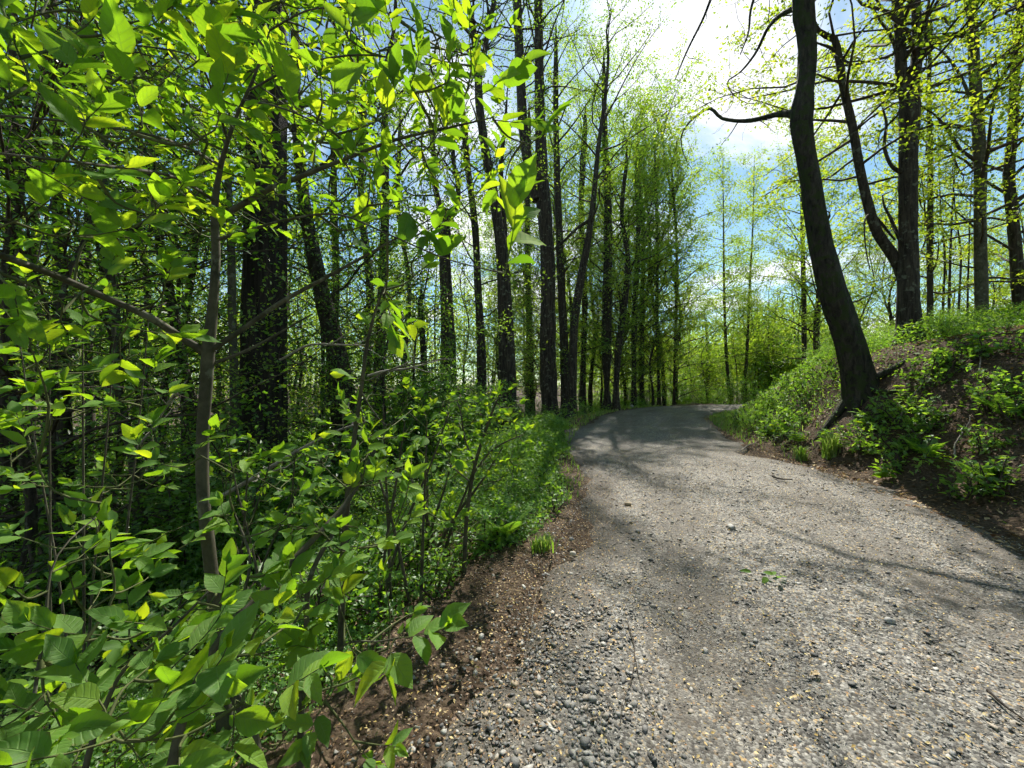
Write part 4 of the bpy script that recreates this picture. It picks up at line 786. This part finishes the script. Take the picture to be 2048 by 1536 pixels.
class Plant:
    def __init__(s, name, label, cat, base, seed, bark=M_bark_pale, twig=M_green_twig, k=1.25):
        s.k = k
        s.root = thing(name, base, label, cat); s.base = np.array(base, float); s.r = np.random.default_rng(seed); s.leaves = []; s.nodes = []; s.tw = Acc(); s.bark = bark; s.twig = twig
    def stem(s, pts, name='branch', sides=8, n=26, leafy=0, size=0.08):
        """pts: (u, v, y, width in px)"""
        A = np.array([np.append(P(u, v, y), wd * 0.43 / F * y / math.hypot(1, (u - 1024) / F)) for u, v, y, wd in pts]); S = smoothpath(A, n); S[:, 3] = np.maximum(S[:, 3], 0.0015)
        V, Q = tube(S[:, :3] - s.base, S[:, 3], sides, 0.03, s.r); a = Acc(); a.add(V, Q); link(name, a.mesh(name, s.bark, True), s.root); s.nodes += [p for p in S[:, :3]]
        return S
    def leaf(s, p, d, N, L):
        s.leaves.append((np.array(p), nrm(np.array(d)), np.array(N), L * s.k))
    def spray(s, p, d=None, n=6, L=0.085, length=None, connect=True):
        """a twig tip with alternate leaves and a tuft of small young ones"""
        r = s.r; p = np.array(p, float)
        if s.nodes and connect:
            nn = np.array(s.nodes); k = np.argmin(np.linalg.norm(nn - p, axis=1) + 0.4 * np.maximum(nn[:, 2] - p[2], 0)); q = nn[k]
            dist = np.linalg.norm(p - q); mid = (p + q) / 2 + r.standard_normal(3) * 0.08 * dist + np.array([0, 0, -0.06 * dist])
            c = smoothpath(np.array([q, mid, p]), 7); V, Q = tube(c - s.base, np.linspace(min(0.004 + 0.004 * dist, 0.008), 0.0018, 7), 5); s.tw.add(V, Q)
            d0 = nrm(p - mid)
            if d is None: d = d0
            s.nodes += [c[3], c[5]]
        elif d is None: d = nrm(r.standard_normal(3) + np.array([0, 0, 0.4]))
        d = nrm(np.array(d, float)); ln = length or L * n * 0.28
        c = bez(p, d, ln, n + 1, r, 0.05, 0.12); V, Q = tube(c - s.base, np.linspace(0.0022, 0.0011, n + 1), 4); s.tw.add(V, Q)
        side = nrm(np.cross(d, np.array([0, 0, 1.0]) + 0.2 * r.standard_normal(3)))
        for i_ in range(n):
            sg = 1 if i_ % 2 else -1; t = (i_ + 1) / n; dv = nrm(side * sg * (1.0 - 0.45 * t) + d * (0.45 + 0.55 * t) + np.array([0, 0, 0.22 - 0.25 * r.random()]) + 0.22 * r.standard_normal(3))
            N = nrm(np.array([0, -0.45, 1.0]) + 0.5 * r.standard_normal(3)); s.leaf(c[min(i_ + 1, n)], dv, N, L * (0.75 + 0.4 * r.random()) * (1.0 if i_ < n - 1 else 0.85))
        if r.random() < 0.7:
            s.leaf(c[-1], nrm(d + np.array([0, 0, 0.9]) + 0.3 * r.standard_normal(3)), nrm(r.standard_normal(3)), L * 0.42)
            s.leaf(c[-1], nrm(d + np.array([0, 0, 0.5]) + 0.5 * r.standard_normal(3)), nrm(r.standard_normal(3)), L * 0.35)
    def finish(s, maxobj=300):
        cam_p = np.array([0, 0, CAM_H]); sc_ = [l[3] / max(np.linalg.norm(l[0] - cam_p), 0.2) if l[0][1] > 0.1 and abs(l[0][0]) < 1.5 * l[0][1] and abs(l[0][2] - CAM_H) < 1.1 * l[0][1] else 0 for l in s.leaves]
        order = np.argsort(sc_)[::-1]; small = Acc()
        for rank, i_ in enumerate(order):
            p, d, N, L = s.leaves[i_]
            if np.linalg.norm(p - cam_p) < 0.42: continue
            X = nrm(np.cross(d, N)); N = np.cross(X, d); k = int(s.r.integers(0, 12))
            if rank < maxobj:
                m = Matrix([[X[0] * L, d[0] * L, N[0] * L, p[0] - s.base[0]], [X[1] * L, d[1] * L, N[1] * L, p[1] - s.base[1]], [X[2] * L, d[2] * L, N[2] * L, p[2] - s.base[2]], [0, 0, 0, 1]])
                link('leaf', LMESH[k], s.root, None, m)
            else:
                V, Q, Tr, uv = LTPL[k]; W = p - s.base + (V[:, :1] * X + V[:, 1:2] * d + V[:, 2:] * N) * L; small.add(W, Q, Tr, np.full(len(V), s.r.random()))
        if s.tw.n: link('twig', s.tw.mesh('twigs', s.twig, True), s.root, 'stuff')
        if small.n: link('foliage', small.mesh('foliage', M_fgleaf_s, True), s.root, 'stuff')

def gb(u, y):                                    # base on the ground
    x_ = (u - 1024) / F * y; return (x_, y, gz(x_, y))
def vg(u, y):                                    # image row of the ground there
    b = gb(u, y); return 768 + (CAM_H - b[2]) / y * F + 12
# 1 the sapling
b = gb(445, 1.85)
S1 = Plant('sapling', 'smooth-barked foreground sapling with big backlit leaves at the upper left', 'tree', b, 501)
S1.stem([(452, vg(445, 1.85), 1.85, 44), (436, 1260, 1.85, 37), (420, 1120, 1.84, 34), (406, 980, 1.83, 33), (405, 880, 1.82, 33), (412, 770, 1.8, 33), (416, 705, 1.8, 34), (426, 610, 1.8, 25), (432, 500, 1.8, 22), (429, 420, 1.79, 19), (440, 340, 1.75, 14), (466, 250, 1.68, 10), (510, 150, 1.6, 7), (540, 60, 1.55, 4)], 'trunk', 12, 50)
S1.stem([(412, 705, 1.8, 26), (370, 680, 1.75, 23), (300, 635, 1.62, 22), (210, 595, 1.5, 23), (120, 555, 1.38, 24), (0, 510, 1.2, 25), (-90, 480, 1.1, 22)])
S1.stem([(430, 445, 1.8, 17), (480, 412, 1.78, 16), (540, 378, 1.74, 15), (610, 350, 1.68, 12), (690, 318, 1.6, 9), (790, 280, 1.5, 7), (900, 255, 1.4, 5), (985, 235, 1.35, 3)])
S1.stem([(424, 700, 1.8, 17), (490, 655, 1.83, 14), (560, 606, 1.86, 12), (650, 556, 1.9, 9), (760, 495, 1.9, 6), (872, 432, 1.9, 3)])
S1.stem([(424, 728, 1.81, 10), (500, 698, 1.88, 8), (560, 665, 1.95, 6), (625, 628, 2.0, 4)])
S1.stem([(432, 480, 1.8, 10), (500, 460, 1.7, 8), (570, 440, 1.55, 6), (680, 430, 1.4, 5), (780, 470, 1.3, 4), (900, 520, 1.25, 3), (1000, 545, 1.2, 3)])
S1.stem([(428, 400, 1.78, 10), (340, 352, 1.4, 9), (240, 335, 1.15, 9), (130, 322, 1.0, 9), (-20, 305, 0.9, 9)])
S1.stem([(440, 330, 1.75, 8), (350, 285, 1.3, 8), (280, 266, 1.1, 8), (180, 248, 1.0, 8), (60, 236, 0.92, 8), (-30, 228, 0.9, 8)])
S1.stem([(455, 280, 1.7, 7), (430, 200, 1.4, 6), (395, 125, 1.15, 6), (340, 100, 1.0, 5), (270, 90, 0.95, 4)])
S1.stem([(500, 180, 1.6, 6), (600, 130, 1.5, 5), (720, 110, 1.45, 4), (860, 130, 1.4, 3)])
S1.stem([(490, 200, 1.62, 6), (560, 215, 1.45, 5), (640, 250, 1.3, 4), (700, 290, 1.2, 3)])
S1.stem([(540, 60, 1.55, 5), (620, 20, 1.5, 4), (740, 20, 1.5, 3), (860, 50, 1.5, 2)])
ctr = np.array([0, 0, CAM_H])
r1 = np.random.default_rng(9)
HERO = [(285, 255, .85, 7, .085, (-.1, 0, 1)), (20, 185, .75, 6, .085, (-.3, 0, .6)), (110, 180, .85, 5, .08, (0, 0, 1)), (140, 300, .9, 5, .08, (.2, -.1, .5)), (430, 260, 1.0, 6, .08, (.3, -.1, .6)), (370, 140, 1.0, 6, .085, (.5, -.1, .1)), (590, 215, 1.1, 5, .085, (-.3, 0, .8)), (640, 290, 1.15, 6, .08, (.6, 0, .5)), (690, 330, 1.2, 5, .075, (.5, 0, .4)),
        (200, 350, 1.0, 5, .08, (.4, -.1, -.1)), (300, 430, 1.1, 6, .08, (.5, 0, .3)), (480, 110, 1.2, 6, .085, (.3, 0, .8)), (640, 160, 1.25, 6, .08, (.2, 0, .9)), (700, 80, 1.3, 6, .08, (.1, 0, .9)), (760, 240, 1.3, 6, .08, (.3, 0, .9)), (820, 170, 1.3, 6, .08, (.3, 0, .9)), (895, 165, 1.3, 6, .085, (.2, 0, 1)), (940, 200, 1.3, 7, .085, (.5, 0, .1)), (985, 240, 1.3, 6, .085, (.6, 0, -.2)),
        (860, 290, 1.4, 6, .08, (.4, 0, .5)), (740, 360, 1.4, 6, .08, (.5, 0, .5)), (815, 400, 1.4, 5, .08, (.1, -.1, -.6)), (1010, 545, 1.15, 6, .095, (.4, -.1, .7)), (770, 590, 1.5, 7, .085, (.2, -.1, -.5)), (835, 545, 1.5, 5, .085, (.4, 0, .2)), (840, 500, 1.5, 6, .08, (.5, 0, .4)), (700, 500, 1.6, 6, .08, (.3, 0, .6)), (1060, 290, 1.3, 5, .075, (.5, 0, .4)),
        (30, 90, 1.0, 6, .08, None), (160, 60, 1.1, 6, .08, None), (260, 60, 1.1, 6, .08, None), (60, 330, .95, 6, .08, None), (60, 430, 1.1, 6, .085, None), (170, 470, 1.2, 6, .08, None), (30, 580, 1.0, 6, .08, (.3, -.2, -.4)), (120, 640, 1.2, 6, .085, None), (200, 560, 1.3, 6, .08, None), (280, 660, 1.4, 6, .08, None), (330, 570, 1.5, 6, .08, None), (240, 700, 1.4, 5, .08, None)]
for u, v, y_, n_, L_, d_ in HERO: S1.spray(P(u, v, max(y_, 0.95)), d_, n_ + 1, L_ * (0.8 + 0.35 * r1.random()))
r1 = np.random.default_rng(9)
for k in range(300):
    u = 1040 * r1.random() ** 0.95; v = -60 + 560 * r1.random(); y_ = 1.3 + 1.7 * r1.random()
    if u > 560 and v > 400 and r1.random() < 0.7: continue
    if u > 780 and (v > 420 or v < 30) : continue
    S1.spray(P(u, v, y_), None, int(r1.integers(4, 8)), 0.045 + 0.028 * r1.random())
for k in range(120):
    S1.spray(P(330 + 420 * r1.random(), -50 + 420 * r1.random(), 1.7 + 1.2 * r1.random()), None, 6, 0.05 + 0.025 * r1.random())
S1.finish()
# 2 lower left shrub, very near
b = gb(330, 1.15)
S2 = Plant('broadleaf_shrub', 'near broad-leaved shrub filling the bottom left corner', 'shrub', b, 502, k=1.08)
S2.stem([(330, vg(330, 1.15), 1.15, 30), (380, 1400, 1.2, 24), (430, 1290, 1.3, 20), (520, 1190, 1.45, 18), (620, 1085, 1.6, 16), (690, 1010, 1.75, 13), (750, 900, 1.9, 8)], 'stem')
S2.stem([(520, vg(520, 1.25), 1.25, 34), (495, 1440, 1.25, 28), (455, 1350, 1.3, 20), (470, 1250, 1.35, 12), (500, 1120, 1.45, 8), (470, 1030, 1.5, 5)], 'stem')
S2.stem([(180, vg(180, 1.1), 1.1, 22), (200, 1440, 1.1, 16), (240, 1350, 1.15, 12), (340, 1260, 1.2, 9), (420, 1180, 1.3, 6)], 'stem')
S2.stem([(60, vg(60, 1.1), 1.1, 20), (70, 1380, 1.1, 12), (90, 1250, 1.15, 9), (110, 1120, 1.2, 6), (220, 1010, 1.4, 4)], 'stem')
for u, v, y_, n_, L_, d_ in [(560, 1380, 1.0, 5, .10, (.6, -.2, .1)), (470, 1400, .95, 5, .11, (.1, -.3, -.6)), (250, 1480, .85, 6, .10, (.4, -.1, .4)), (330, 1450, .85, 6, .10, (.7, -.1, .3)), (210, 1420, .9, 5, .10, None), (390, 1390, .9, 6, .10, (.3, -.1, .5)), (540, 1130, 1.35, 5, .085, (.3, -.1, .3)), (440, 1215, 1.2, 6, .085, (.1, 0, .6)), (500, 1290, 1.1, 6, .09, (.5, -.1, .3)), (300, 1250, 1.1, 5, .085, None), (200, 1270, 1.05, 6, .09, None), (120, 1290, 1.0, 6, .09, None), (40, 1310, .95, 6, .09, None), (90, 1400, .9, 6, .09, None), (30, 1440, .85, 6, .10, None), (160, 1500, .8, 6, .10, None), (360, 1500, .85, 6, .10, None), (460, 1500, .95, 6, .10, None), (280, 1350, 1.0, 6, .09, None), (360, 1320, 1.0, 6, .09, None), (600, 1240, 1.3, 6, .08, None), (570, 1040, 1.5, 6, .08, None), (350, 1060, 1.35, 7, .085, (-.6, -.2, -.2)), (470, 930, 1.5, 7, .085, (.6, -.1, .2)), (390, 905, 1.5, 6, .08, (.4, -.1, .3)), (330, 930, 1.5, 6, .08, (-.5, 0, .2)), (60, 900, 1.3, 6, .08, None), (60, 690, 1.2, 6, .075, None), (30, 1180, 1.1, 6, .085, None), (640, 1170, 1.4, 6, .08, None)]:
    S2.spray(P(u, v, y_), d_, n_, L_)
for k in range(62):
    u = 620 * r1.random(); v = 1050 + 500 * r1.random(); S2.spray(P(u, v, 1.0 + 0.7 * r1.random()), None, int(r1.integers(4, 8)), 0.065 + 0.03 * r1.random())
S2.finish()
# 3 branch with large leaves reaching over the soil edge
b = gb(600, 1.5)
S3 = Plant('reaching_shrub', 'upright shrub whose lowest branch reaches broad leaves over the bare soil', 'shrub', b, 503)
S3.stem([(600, vg(600, 1.5), 1.5, 20), (604, 1400, 1.5, 17), (612, 1280, 1.55, 15), (622, 1150, 1.6, 13), (680, 1040, 1.75, 10), (720, 930, 1.9, 7)], 'stem')
S3.stem([(604, 1400, 1.5, 8), (640, 1340, 1.45, 6), (700, 1285, 1.4, 5), (760, 1283, 1.35, 4), (800, 1275, 1.3, 4)])
for u, v, y_, n_, L_, d_ in [(805, 1275, 1.3, 6, .10, (.6, -.1, .2)), (785, 1285, 1.3, 3, .11, (-.1, -.3, -.7)), (700, 1290, 1.4, 5, .09, None), (650, 1310, 1.4, 6, .09, None), (690, 1210, 1.5, 6, .08, None), (740, 1090, 1.6, 6, .085, (.6, -.1, .1)), (700, 985, 1.7, 6, .08, (.2, 0, .6)), (640, 1000, 1.7, 6, .08, None), (800, 1060, 1.75, 6, .075, None), (680, 1100, 1.55, 6, .08, None), (600, 1180, 1.5, 6, .08, None), (780, 960, 1.9, 6, .075, None), (640, 1420, 1.3, 5, .08, None), (720, 1500, 1.3, 4, .07, None), (760, 1490, 1.3, 4, .06, None)]:
    S3.spray(P(u, v, y_), d_, n_, L_)
for k in range(18):
    u = 560 + 260 * r1.random(); v = 900 + 450 * r1.random(); S3.spray(P(u, v, 1.5 + 0.6 * r1.random()), None, int(r1.integers(4, 7)), 0.055 + 0.02 * r1.random())
S3.finish()
# 4 tall thin shoot
b = gb(690, 2.3)
S4 = Plant('tall_shoot', 'tall thin shoot with a tuft of bright leaves in front of the thicket', 'tree', b, 504)
S4.stem([(680, vg(680, 2.3), 2.3, 18), (692, 1030, 2.3, 16), (706, 900, 2.25, 13), (722, 780, 2.2, 10), (738, 670, 2.15, 8), (758, 600, 2.1, 6), (775, 560, 2.05, 4)], 'trunk')
S4.stem([(740, 760, 2.2, 4), (780, 740, 2.2, 4), (830, 728, 2.2, 3), (890, 716, 2.2, 1.5)])
S4.stem([(720, 780, 2.2, 4), (745, 820, 2.2, 4), (775, 850, 2.2, 3), (800, 830, 2.2, 2)])
for u, v in [(770, 575), (790, 600), (760, 620), (740, 650), (800, 640), (700, 820), (740, 840), (690, 870), (760, 890), (720, 760), (660, 900), (680, 960), (740, 960)]: S4.spray(P(u, v, 2.1 + 0.2 * r1.random()), None, 5, 0.075)
for k in range(10): S4.spray(P(640 + 200 * r1.random(), 780 + 230 * r1.random(), 2.1 + 0.7 * r1.random()), None, 5, 0.06)
S4.finish()
# 5 small sapling beside the road
b = gb(928, 3.3)
S5 = Plant('verge_sapling', 'small many-leaved sapling standing above the green verge by the road', 'tree', b, 505)
S5.stem([(928, vg(928, 3.3), 3.3, 11), (936, 1010, 3.3, 9), (950, 930, 3.3, 8), (968, 870, 3.3, 7), (986, 820, 3.25, 5), (1004, 780, 3.2, 3)], 'trunk')
S5.stem([(950, 930, 3.3, 5), (930, 880, 3.25, 4), (920, 820, 3.2, 3), (910, 790, 3.2, 2)]); S5.stem([(945, 950, 3.3, 5), (985, 900, 3.2, 4), (1020, 880, 3.1, 3), (1045, 870, 3.1, 2)]); S5.stem([(942, 965, 3.3, 4), (900, 930, 3.3, 3), (870, 900, 3.3, 2)])
for k in range(62): S5.spray(P(880 + 170 * r1.random(), 775 + 190 * r1.random() ** 0.9, 3.0 + 0.5 * r1.random()), None, 5, 0.05 + 0.012 * r1.random())
S5.finish()
# 6 two more shrubs in the middle distance of the left verge
for k, (u, yy, lab, box, L_, cnt) in enumerate([(800, 2.9, 'arching shrub with pale leaves right of the tall thin shoot', (700, 920, 800, 1080), .06, 46), (500, 3.0, 'leafy shrub at the foot of the huge furrowed trunk', (430, 660, 870, 1060), .055, 44), (150, 2.2, 'shaded broad-leaved shrub at the left edge below the long low branch', (0, 330, 560, 980), .075, 50), (860, 3.6, 'low leafy shrub behind the verge sapling', (780, 1030, 870, 1080), .05, 54)]):
    S6 = Plant('leafy_shrub', lab, 'shrub', gb(u, yy), 510 + k)
    for j in range(5):
        uu = u + 30 * r1.normal(); ue = box[0] + (box[1] - box[0]) * (j + .5) / 5; ve = box[2] + 0.25 * (box[3] - box[2]) * r1.random(); g_ = vg(u, yy)
        S6.stem([(uu, g_, yy, 9), ((uu * 2 + ue) / 3, g_ * .6 + ve * .4, yy, 7), ((uu + 3 * ue) / 4, g_ * .25 + ve * .75, yy - .05, 5), (ue, ve, yy - .1, 3)], 'stem', 6, 16)
    for j in range(cnt): S6.spray(P(box[0] + (box[1] - box[0]) * r1.random(), box[2] + (box[3] - box[2]) * r1.random(), yy + 0.5 * r1.normal() * 0.5), None, 5, L_ * (0.8 + 0.4 * r1.random()))
    S6.finish()

# ------------------------------------------------------------------ bank plants, fern, grass tufts
def weed(label, u, yy, h, seed, n=9, L=0.1, vv=None):
    x_ = (u - 1024) / F * yy; z = gz(x_, yy); W = Plant('bank_weed', label, 'plant', (x_, yy, z), seed, M_green_twig); rr = W.r
    for k in range(3):
        c = bez((x_ + rr.normal() * 0.04, yy + rr.normal() * 0.04, z), (rr.normal() * 0.25, rr.normal() * 0.25, 1), h * (0.7 + 0.4 * rr.random()), 7, rr, 0.0, 0.08); V, Q = tube(c - W.base, np.linspace(0.005, 0.002, 7), 4); W.tw.add(V, Q)
        for j in range(n):
            i_ = 2 + int(5 * j / n); a = j * 2.4; W.leaf(c[i_], (math.cos(a), math.sin(a), 0.15), nrm(np.array([0, 0, 1.0]) + 0.35 * rr.standard_normal(3)), L * (0.7 + 0.5 * rr.random()))
    W.finish(60)
for k, (u, yy, h, lab) in enumerate([(1880, 6.9, .55, 'upright seedling with bright leaves in the middle of the dark bank'), (1800, 7.0, .45, 'seedling with pale leaves just right of the trunk shadow'), (1950, 6.6, .5, 'leafy weed on the upper bank near the right edge'), (1770, 5.95, .3, 'small weed at the foot of the bank below the leaning tree'), (1880, 5.6, .3, 'low weed at the foot of the dark bank'), (1985, 4.9, .25, 'bright weed at the lower right corner of the bank'), (1600, 8.2, .35, 'weed on the sunny nose of the bank'), (1660, 7.6, .3, 'weed in front of the leaning trunk base'), (1560, 9.2, .35, 'weed where the bank meets the road at the bend'), (1690, 7.15, .45, 'leafy weed hiding the roots of the leaning trunk'), (1735, 7.2, .5, 'leafy weed right beside the base of the leaning trunk'), (1640, 7.7, .4, 'leafy weed left of the leaning trunk roots'), (1830, 8.2, .6, 'tall weed at the top of the bank under the forked tree'), (2010, 7.2, .6, 'tall weed on the bank top at the right edge')]): weed(lab, u, yy, h, 600 + k)
def fern(label, u, yy, seed, n=7, Lf=0.55):
    r = np.random.default_rng(seed); x_ = (u - 1024) / F * yy; b = np.array([x_, yy, gz(x_, yy)]); root = thing('fern', b, label, 'fern')
    for k in range(n):
        az = k * 6.28 / n + r.normal() * 0.2; c = bez((0, 0, 0.02), (math.cos(az) * .55, math.sin(az) * .55, 0.9), Lf, 16, r, -0.055, 0.02); V, Q = tube(c, np.linspace(0.003, 0.001, 16), 4); a = Acc(); a.add(V, Q)
        tg = nrm(np.gradient(c, axis=0)); side = nrm(np.cross(tg, [0, 0, 1.0])); i_ = np.arange(2, 16); ll = 0.10 * np.sin(np.pi * (i_ / 16) ** 0.8) + 0.015
        for sg in (-1, 1):
            T_ = nrm(side[i_] * sg + tg[i_] * 0.3); N_ = nrm(np.cross(T_, tg[i_]) * sg); V, Tt, v = leaf_batch(c[i_], T_, N_, ll, ll * 0.32, 0.1, True, r=r); a.add(V, T=Tt, var=v)
        link('frond', a.mesh('frond', M_cover), root)
fern('green fern at the right edge on the lower bank', 2015, 5.4, 1); fern('fern hanging over the foot of the bank', 1960, 5.0, 2, 6, .4)
fern('fern below the upright bank seedling', 1850, 5.9, 3, 6, .4); fern('broad fern on the green verge left of the road', 1010, 3.9, 4, 7, .5)
def tuft(label, u, yy, n, h, seed):
    x_ = (u - 1024) / F * yy; rr = np.random.default_rng(seed); o = grass('grass_tuft', label, x_ + rr.normal(size=n) * 0.05, yy + rr.normal(size=n) * 0.05, h, seed); o['kind'] = 'thing'; o['category'] = 'grass tuft'
tuft('bright grass tuft at the left edge of the gravel', 1085, 3.62, 160, 0.14, 11); tuft('pale grass tuft in front of the leaning tree', 1660, 7.3, 160, 0.5, 12); tuft('drooping grass tuft low on the sunny bank', 1600, 7.6, 130, 0.3, 13)

# ------------------------------------------------------------------ twigs, sticks and fallen leaves on the ground
def stick(label, pts, rad, mat, name='stick', forks=()):
    A = []
    for u, v in pts:
        yy = CAM_H / ((v - 768) / F + 0.012); x_ = (u - 1024) / F * yy; A.append((x_, yy))
    A = smoothpath(np.array(A), 16); z = surf(A[:, 0], A[:, 1]) + rad + 0.012; c = np.column_stack([A, z]); V, Q = tube(c, np.linspace(rad, rad * 0.4, 16), 5, 0.08, rng); a = Acc(); a.add(V, Q)
    o = link(name, a.mesh(name, mat, True)); tag(o, label, 'stick', 'sticks on the road')
stick('long thin curved twig lying on the near gravel', [(1255, 1252), (1268, 1300), (1262, 1370), (1244, 1420), (1240, 1460)], 0.0035, M_twig)
stick('thin brown strand just right of the long curved twig', [(1268, 1310), (1285, 1380), (1300, 1410), (1322, 1455)], 0.003, M_twig)  # thin tapering strand on the gravel beside the curved twig
stick('short dark stick in the wheel track near the bend', [(1546, 955), (1560, 960), (1585, 963)], 0.02, M_bark)
stick('pale stick at the foot of the grassy bank nose', [(1482, 905), (1500, 893), (1515, 886)], 0.02, M_dead)
stick('curled dark stick on the soil below the reaching leaves', [(912, 1440), (928, 1458), (948, 1462), (962, 1455)], 0.005, M_bark)
stick('thin dry stem lying on the brown soil patch', [(1062, 1262), (1068, 1220), (1075, 1180)], 0.003, M_dead)
stick('dark stick at the lower right corner of the gravel', [(1975, 1395), (2015, 1430), (2050, 1455)], 0.008, M_bark)
for k, (u, yy, ln, az, lab) in enumerate([(1770, 7.2, .7, .5, 'bare root crossing the bank right of the leaning trunk'), (1830, 6.9, .9, .2, 'long bare root across the dark middle of the bank'), (1905, 6.6, .6, 2.6, 'short crooked twig on the upper bank'), (1960, 6.3, .8, .9, 'pale twig sticking out of the bank near the right edge'), (1850, 6.2, .6, 2.9, 'thin twig lying low on the bank'), (1925, 5.7, .7, .4, 'twig at the foot of the bank near the ferns'), (1760, 6.6, .6, 2.2, 'twig below the roots of the leaning trunk')]):
    x_ = (u - 1024) / F * yy; tt = np.linspace(-.5, .5, 10); px_ = x_ + np.cos(az) * tt * ln + 0.05 * np.sin(tt * 9); py_ = yy + np.sin(az) * tt * ln; c = np.column_stack([px_, py_, ground(px_, py_) + 0.03 + 0.05 * (1 - (2 * tt) ** 2)]); V, Q = tube(c, np.linspace(0.014, 0.005, 10), 6, 0.1, rng); a = Acc(); a.add(V, Q)
    tag(link('bank_twig', a.mesh('bank_twig', M_dead if k % 2 else M_twig, True)), lab, 'twig', 'roots and twigs on the bank')
def dead_branch(label, pts, seed):
    r = np.random.default_rng(seed); A = np.array([np.append(P(u, v, yy), wd * .5 / F * yy) for u, v, yy, wd in pts]); S = smoothpath(A, 18); b = S[0, :3]
    root = thing('dead_branch', b, label, 'branch', 'bare grey branches in the undergrowth'); V, Q = tube(S[:, :3] - b, S[:, 3], 6, 0.05, r); a = Acc(); a.add(V, Q); link('branch', a.mesh('branch', M_dead, True), root); a = Acc()
    for k in range(5):
        i_ = int(4 + 12 * r.random()); d = nrm(nrm(S[min(i_ + 1, 17), :3] - S[i_, :3]) + 0.7 * r.standard_normal(3)); V, Q = tube(bez(S[i_, :3] - b, d, 0.25 + 0.3 * r.random(), 6, r, 0, 0.2), np.linspace(S[i_, 3] * .6, 0.001, 6), 4); a.add(V, Q)
    link('twig', a.mesh('twig', M_dead), root, 'stuff')
dead_branch('bare grey branch arching over the dark thicket', [(735, 752, 3.2, 5), (770, 742, 3.2, 5), (810, 738, 3.2, 4), (850, 728, 3.2, 3), (892, 716, 3.2, 2)], 1)
dead_branch('bare dead branch slanting across the foot of the huge trunk', [(430, 1000, 3.4, 8), (500, 960, 3.4, 8), (590, 905, 3.5, 7), (680, 860, 3.6, 5), (740, 840, 3.6, 3)], 2)
dead_branch('pale fallen twig leaning across the elbowed pole tree', [(265, 905, 3.0, 5), (310, 850, 3.0, 5), (340, 800, 3.0, 4), (375, 760, 3.0, 3)], 3)
dead_branch('tangle of bare grey twigs left of the tall thin shoot', [(560, 720, 3.4, 5), (620, 690, 3.4, 4), (680, 690, 3.4, 4), (735, 690, 3.4, 2)], 4)
# fallen green sprig on the road
def sprig():
    yy = CAM_H / ((1165 - 768) / F + 0.012); x_ = (1545 - 1024) / F * yy; z = float(surf(np.array([x_]), np.array([yy]))[0]); root = thing('fallen_sprig', (x_, yy, z + .01), 'fallen green leaf sprig lying on the gravel', 'leaf sprig')
    for dx, dy, L, a in [(0, 0, .075, .5), (.03, .03, .07, -.6), (-.05, -.02, .07, 1.8), (.02, -.03, .08, 2.7), (-.14, .04, .085, 1.2), (.05, 0, .06, -1.7)]:
        link('leaf', LMESH[int(rng.integers(0, 12))], root, None, Matrix.Translation((dx, dy, .015 + .02 * rng.random())) @ Matrix.Rotation(a, 4, 'Z') @ Matrix.Rotation(rng.normal() * .35, 4, 'X') @ Matrix.Rotation(rng.normal() * .35, 4, 'Y') @ Matrix.Scale(L, 4))
sprig()
yy = CAM_H / ((1358 - 768) / F + .012); x_ = (1638 - 1024) / F * yy; DL = [make_mesh('dead_leaf', LTPL[3][0] * .06, [LTPL[3][1], LTPL[3][2]], (M_litter,), np.full(len(LTPL[3][0]), .9), True)]
tag(link('dead_leaf', DL[0], None, None, Matrix.Translation((x_, yy, float(surf(np.array([x_]), np.array([yy]))[0]) + .02)) @ Matrix.Rotation(1.9, 4, 'Z')), 'single curled tan leaf on the near gravel', 'leaf')

# ------------------------------------------------------------------ tell the repeats apart by the landmark they stand beside and how near they are
MARKS = [(20, 'trunk at the left edge'), (132, 'second trunk from the left'), (272, 'elbowed pole tree'), (380, 'slim pair of trunks'), (525, 'huge furrowed trunk'), (690, 'left-leaning dark trunk'), (800, 'tall thin shoot'), (895, 'candlestick tree'), (1013, 'narrow-forked tree'), (1098, 'twin-stemmed tree'), (1214, 'straight leafy tree'), (1330, 'open end of the road'), (1459, 'left lacy tree'), (1609, 'pole tree'), (1712, 'leaning mossy trunk'), (1818, 'thick forked tree'), (1962, 'straight grey tree'), (2042, 'right edge tree')]
ORD = ['nearest', 'second nearest', 'third nearest', 'fourth nearest', 'fifth nearest', 'sixth nearest', 'seventh nearest', 'eighth nearest', 'ninth nearest', 'tenth nearest', 'eleventh nearest', 'twelfth nearest', 'thirteenth nearest', 'fourteenth nearest', 'fifteenth nearest', 'sixteenth nearest', 'seventeenth nearest', 'eighteenth nearest', 'nineteenth nearest', 'twentieth nearest', 'third farthest', 'second farthest', 'farthest']
NOUN = {'shrubs under the trees': 'leafy forest shrub', 'young trees under the canopy': 'young leafy forest tree', 'slender trees deep in the wood': 'slender far forest tree', 'dark thicket shrubs': 'tall dark thicket shrub', 'shrubs behind the bend': 'sunlit bend shrub', 'shrubs on the bank top': 'low bright bank-top shrub', 'seedlings on the bank face': 'small seedling on the bank', 'weeds along the left verge': 'leafy verge weed'}
cells = {}
for o in list(COL.objects):
    g = o.get('group')
    if g in NOUN and o.parent is None:
        x_, y_, _ = o.location; u = 1024 + F * x_ / max(y_, 0.1); mu, mp_ = min(MARKS, key=lambda q: abs(q[0] - u)); cells.setdefault((g, 'left' if u < mu else 'right', mp_), []).append((y_, o))
for (g, side, mp_), lst in cells.items():
    lst.sort(key=lambda q: q[0])
    for k, (_, o) in enumerate(lst): o['label'] = '%s just %s of the %s%s' % (NOUN[g], side, mp_, '' if len(lst) == 1 else ', ' + ORD[min(k, 22)] + ' there')
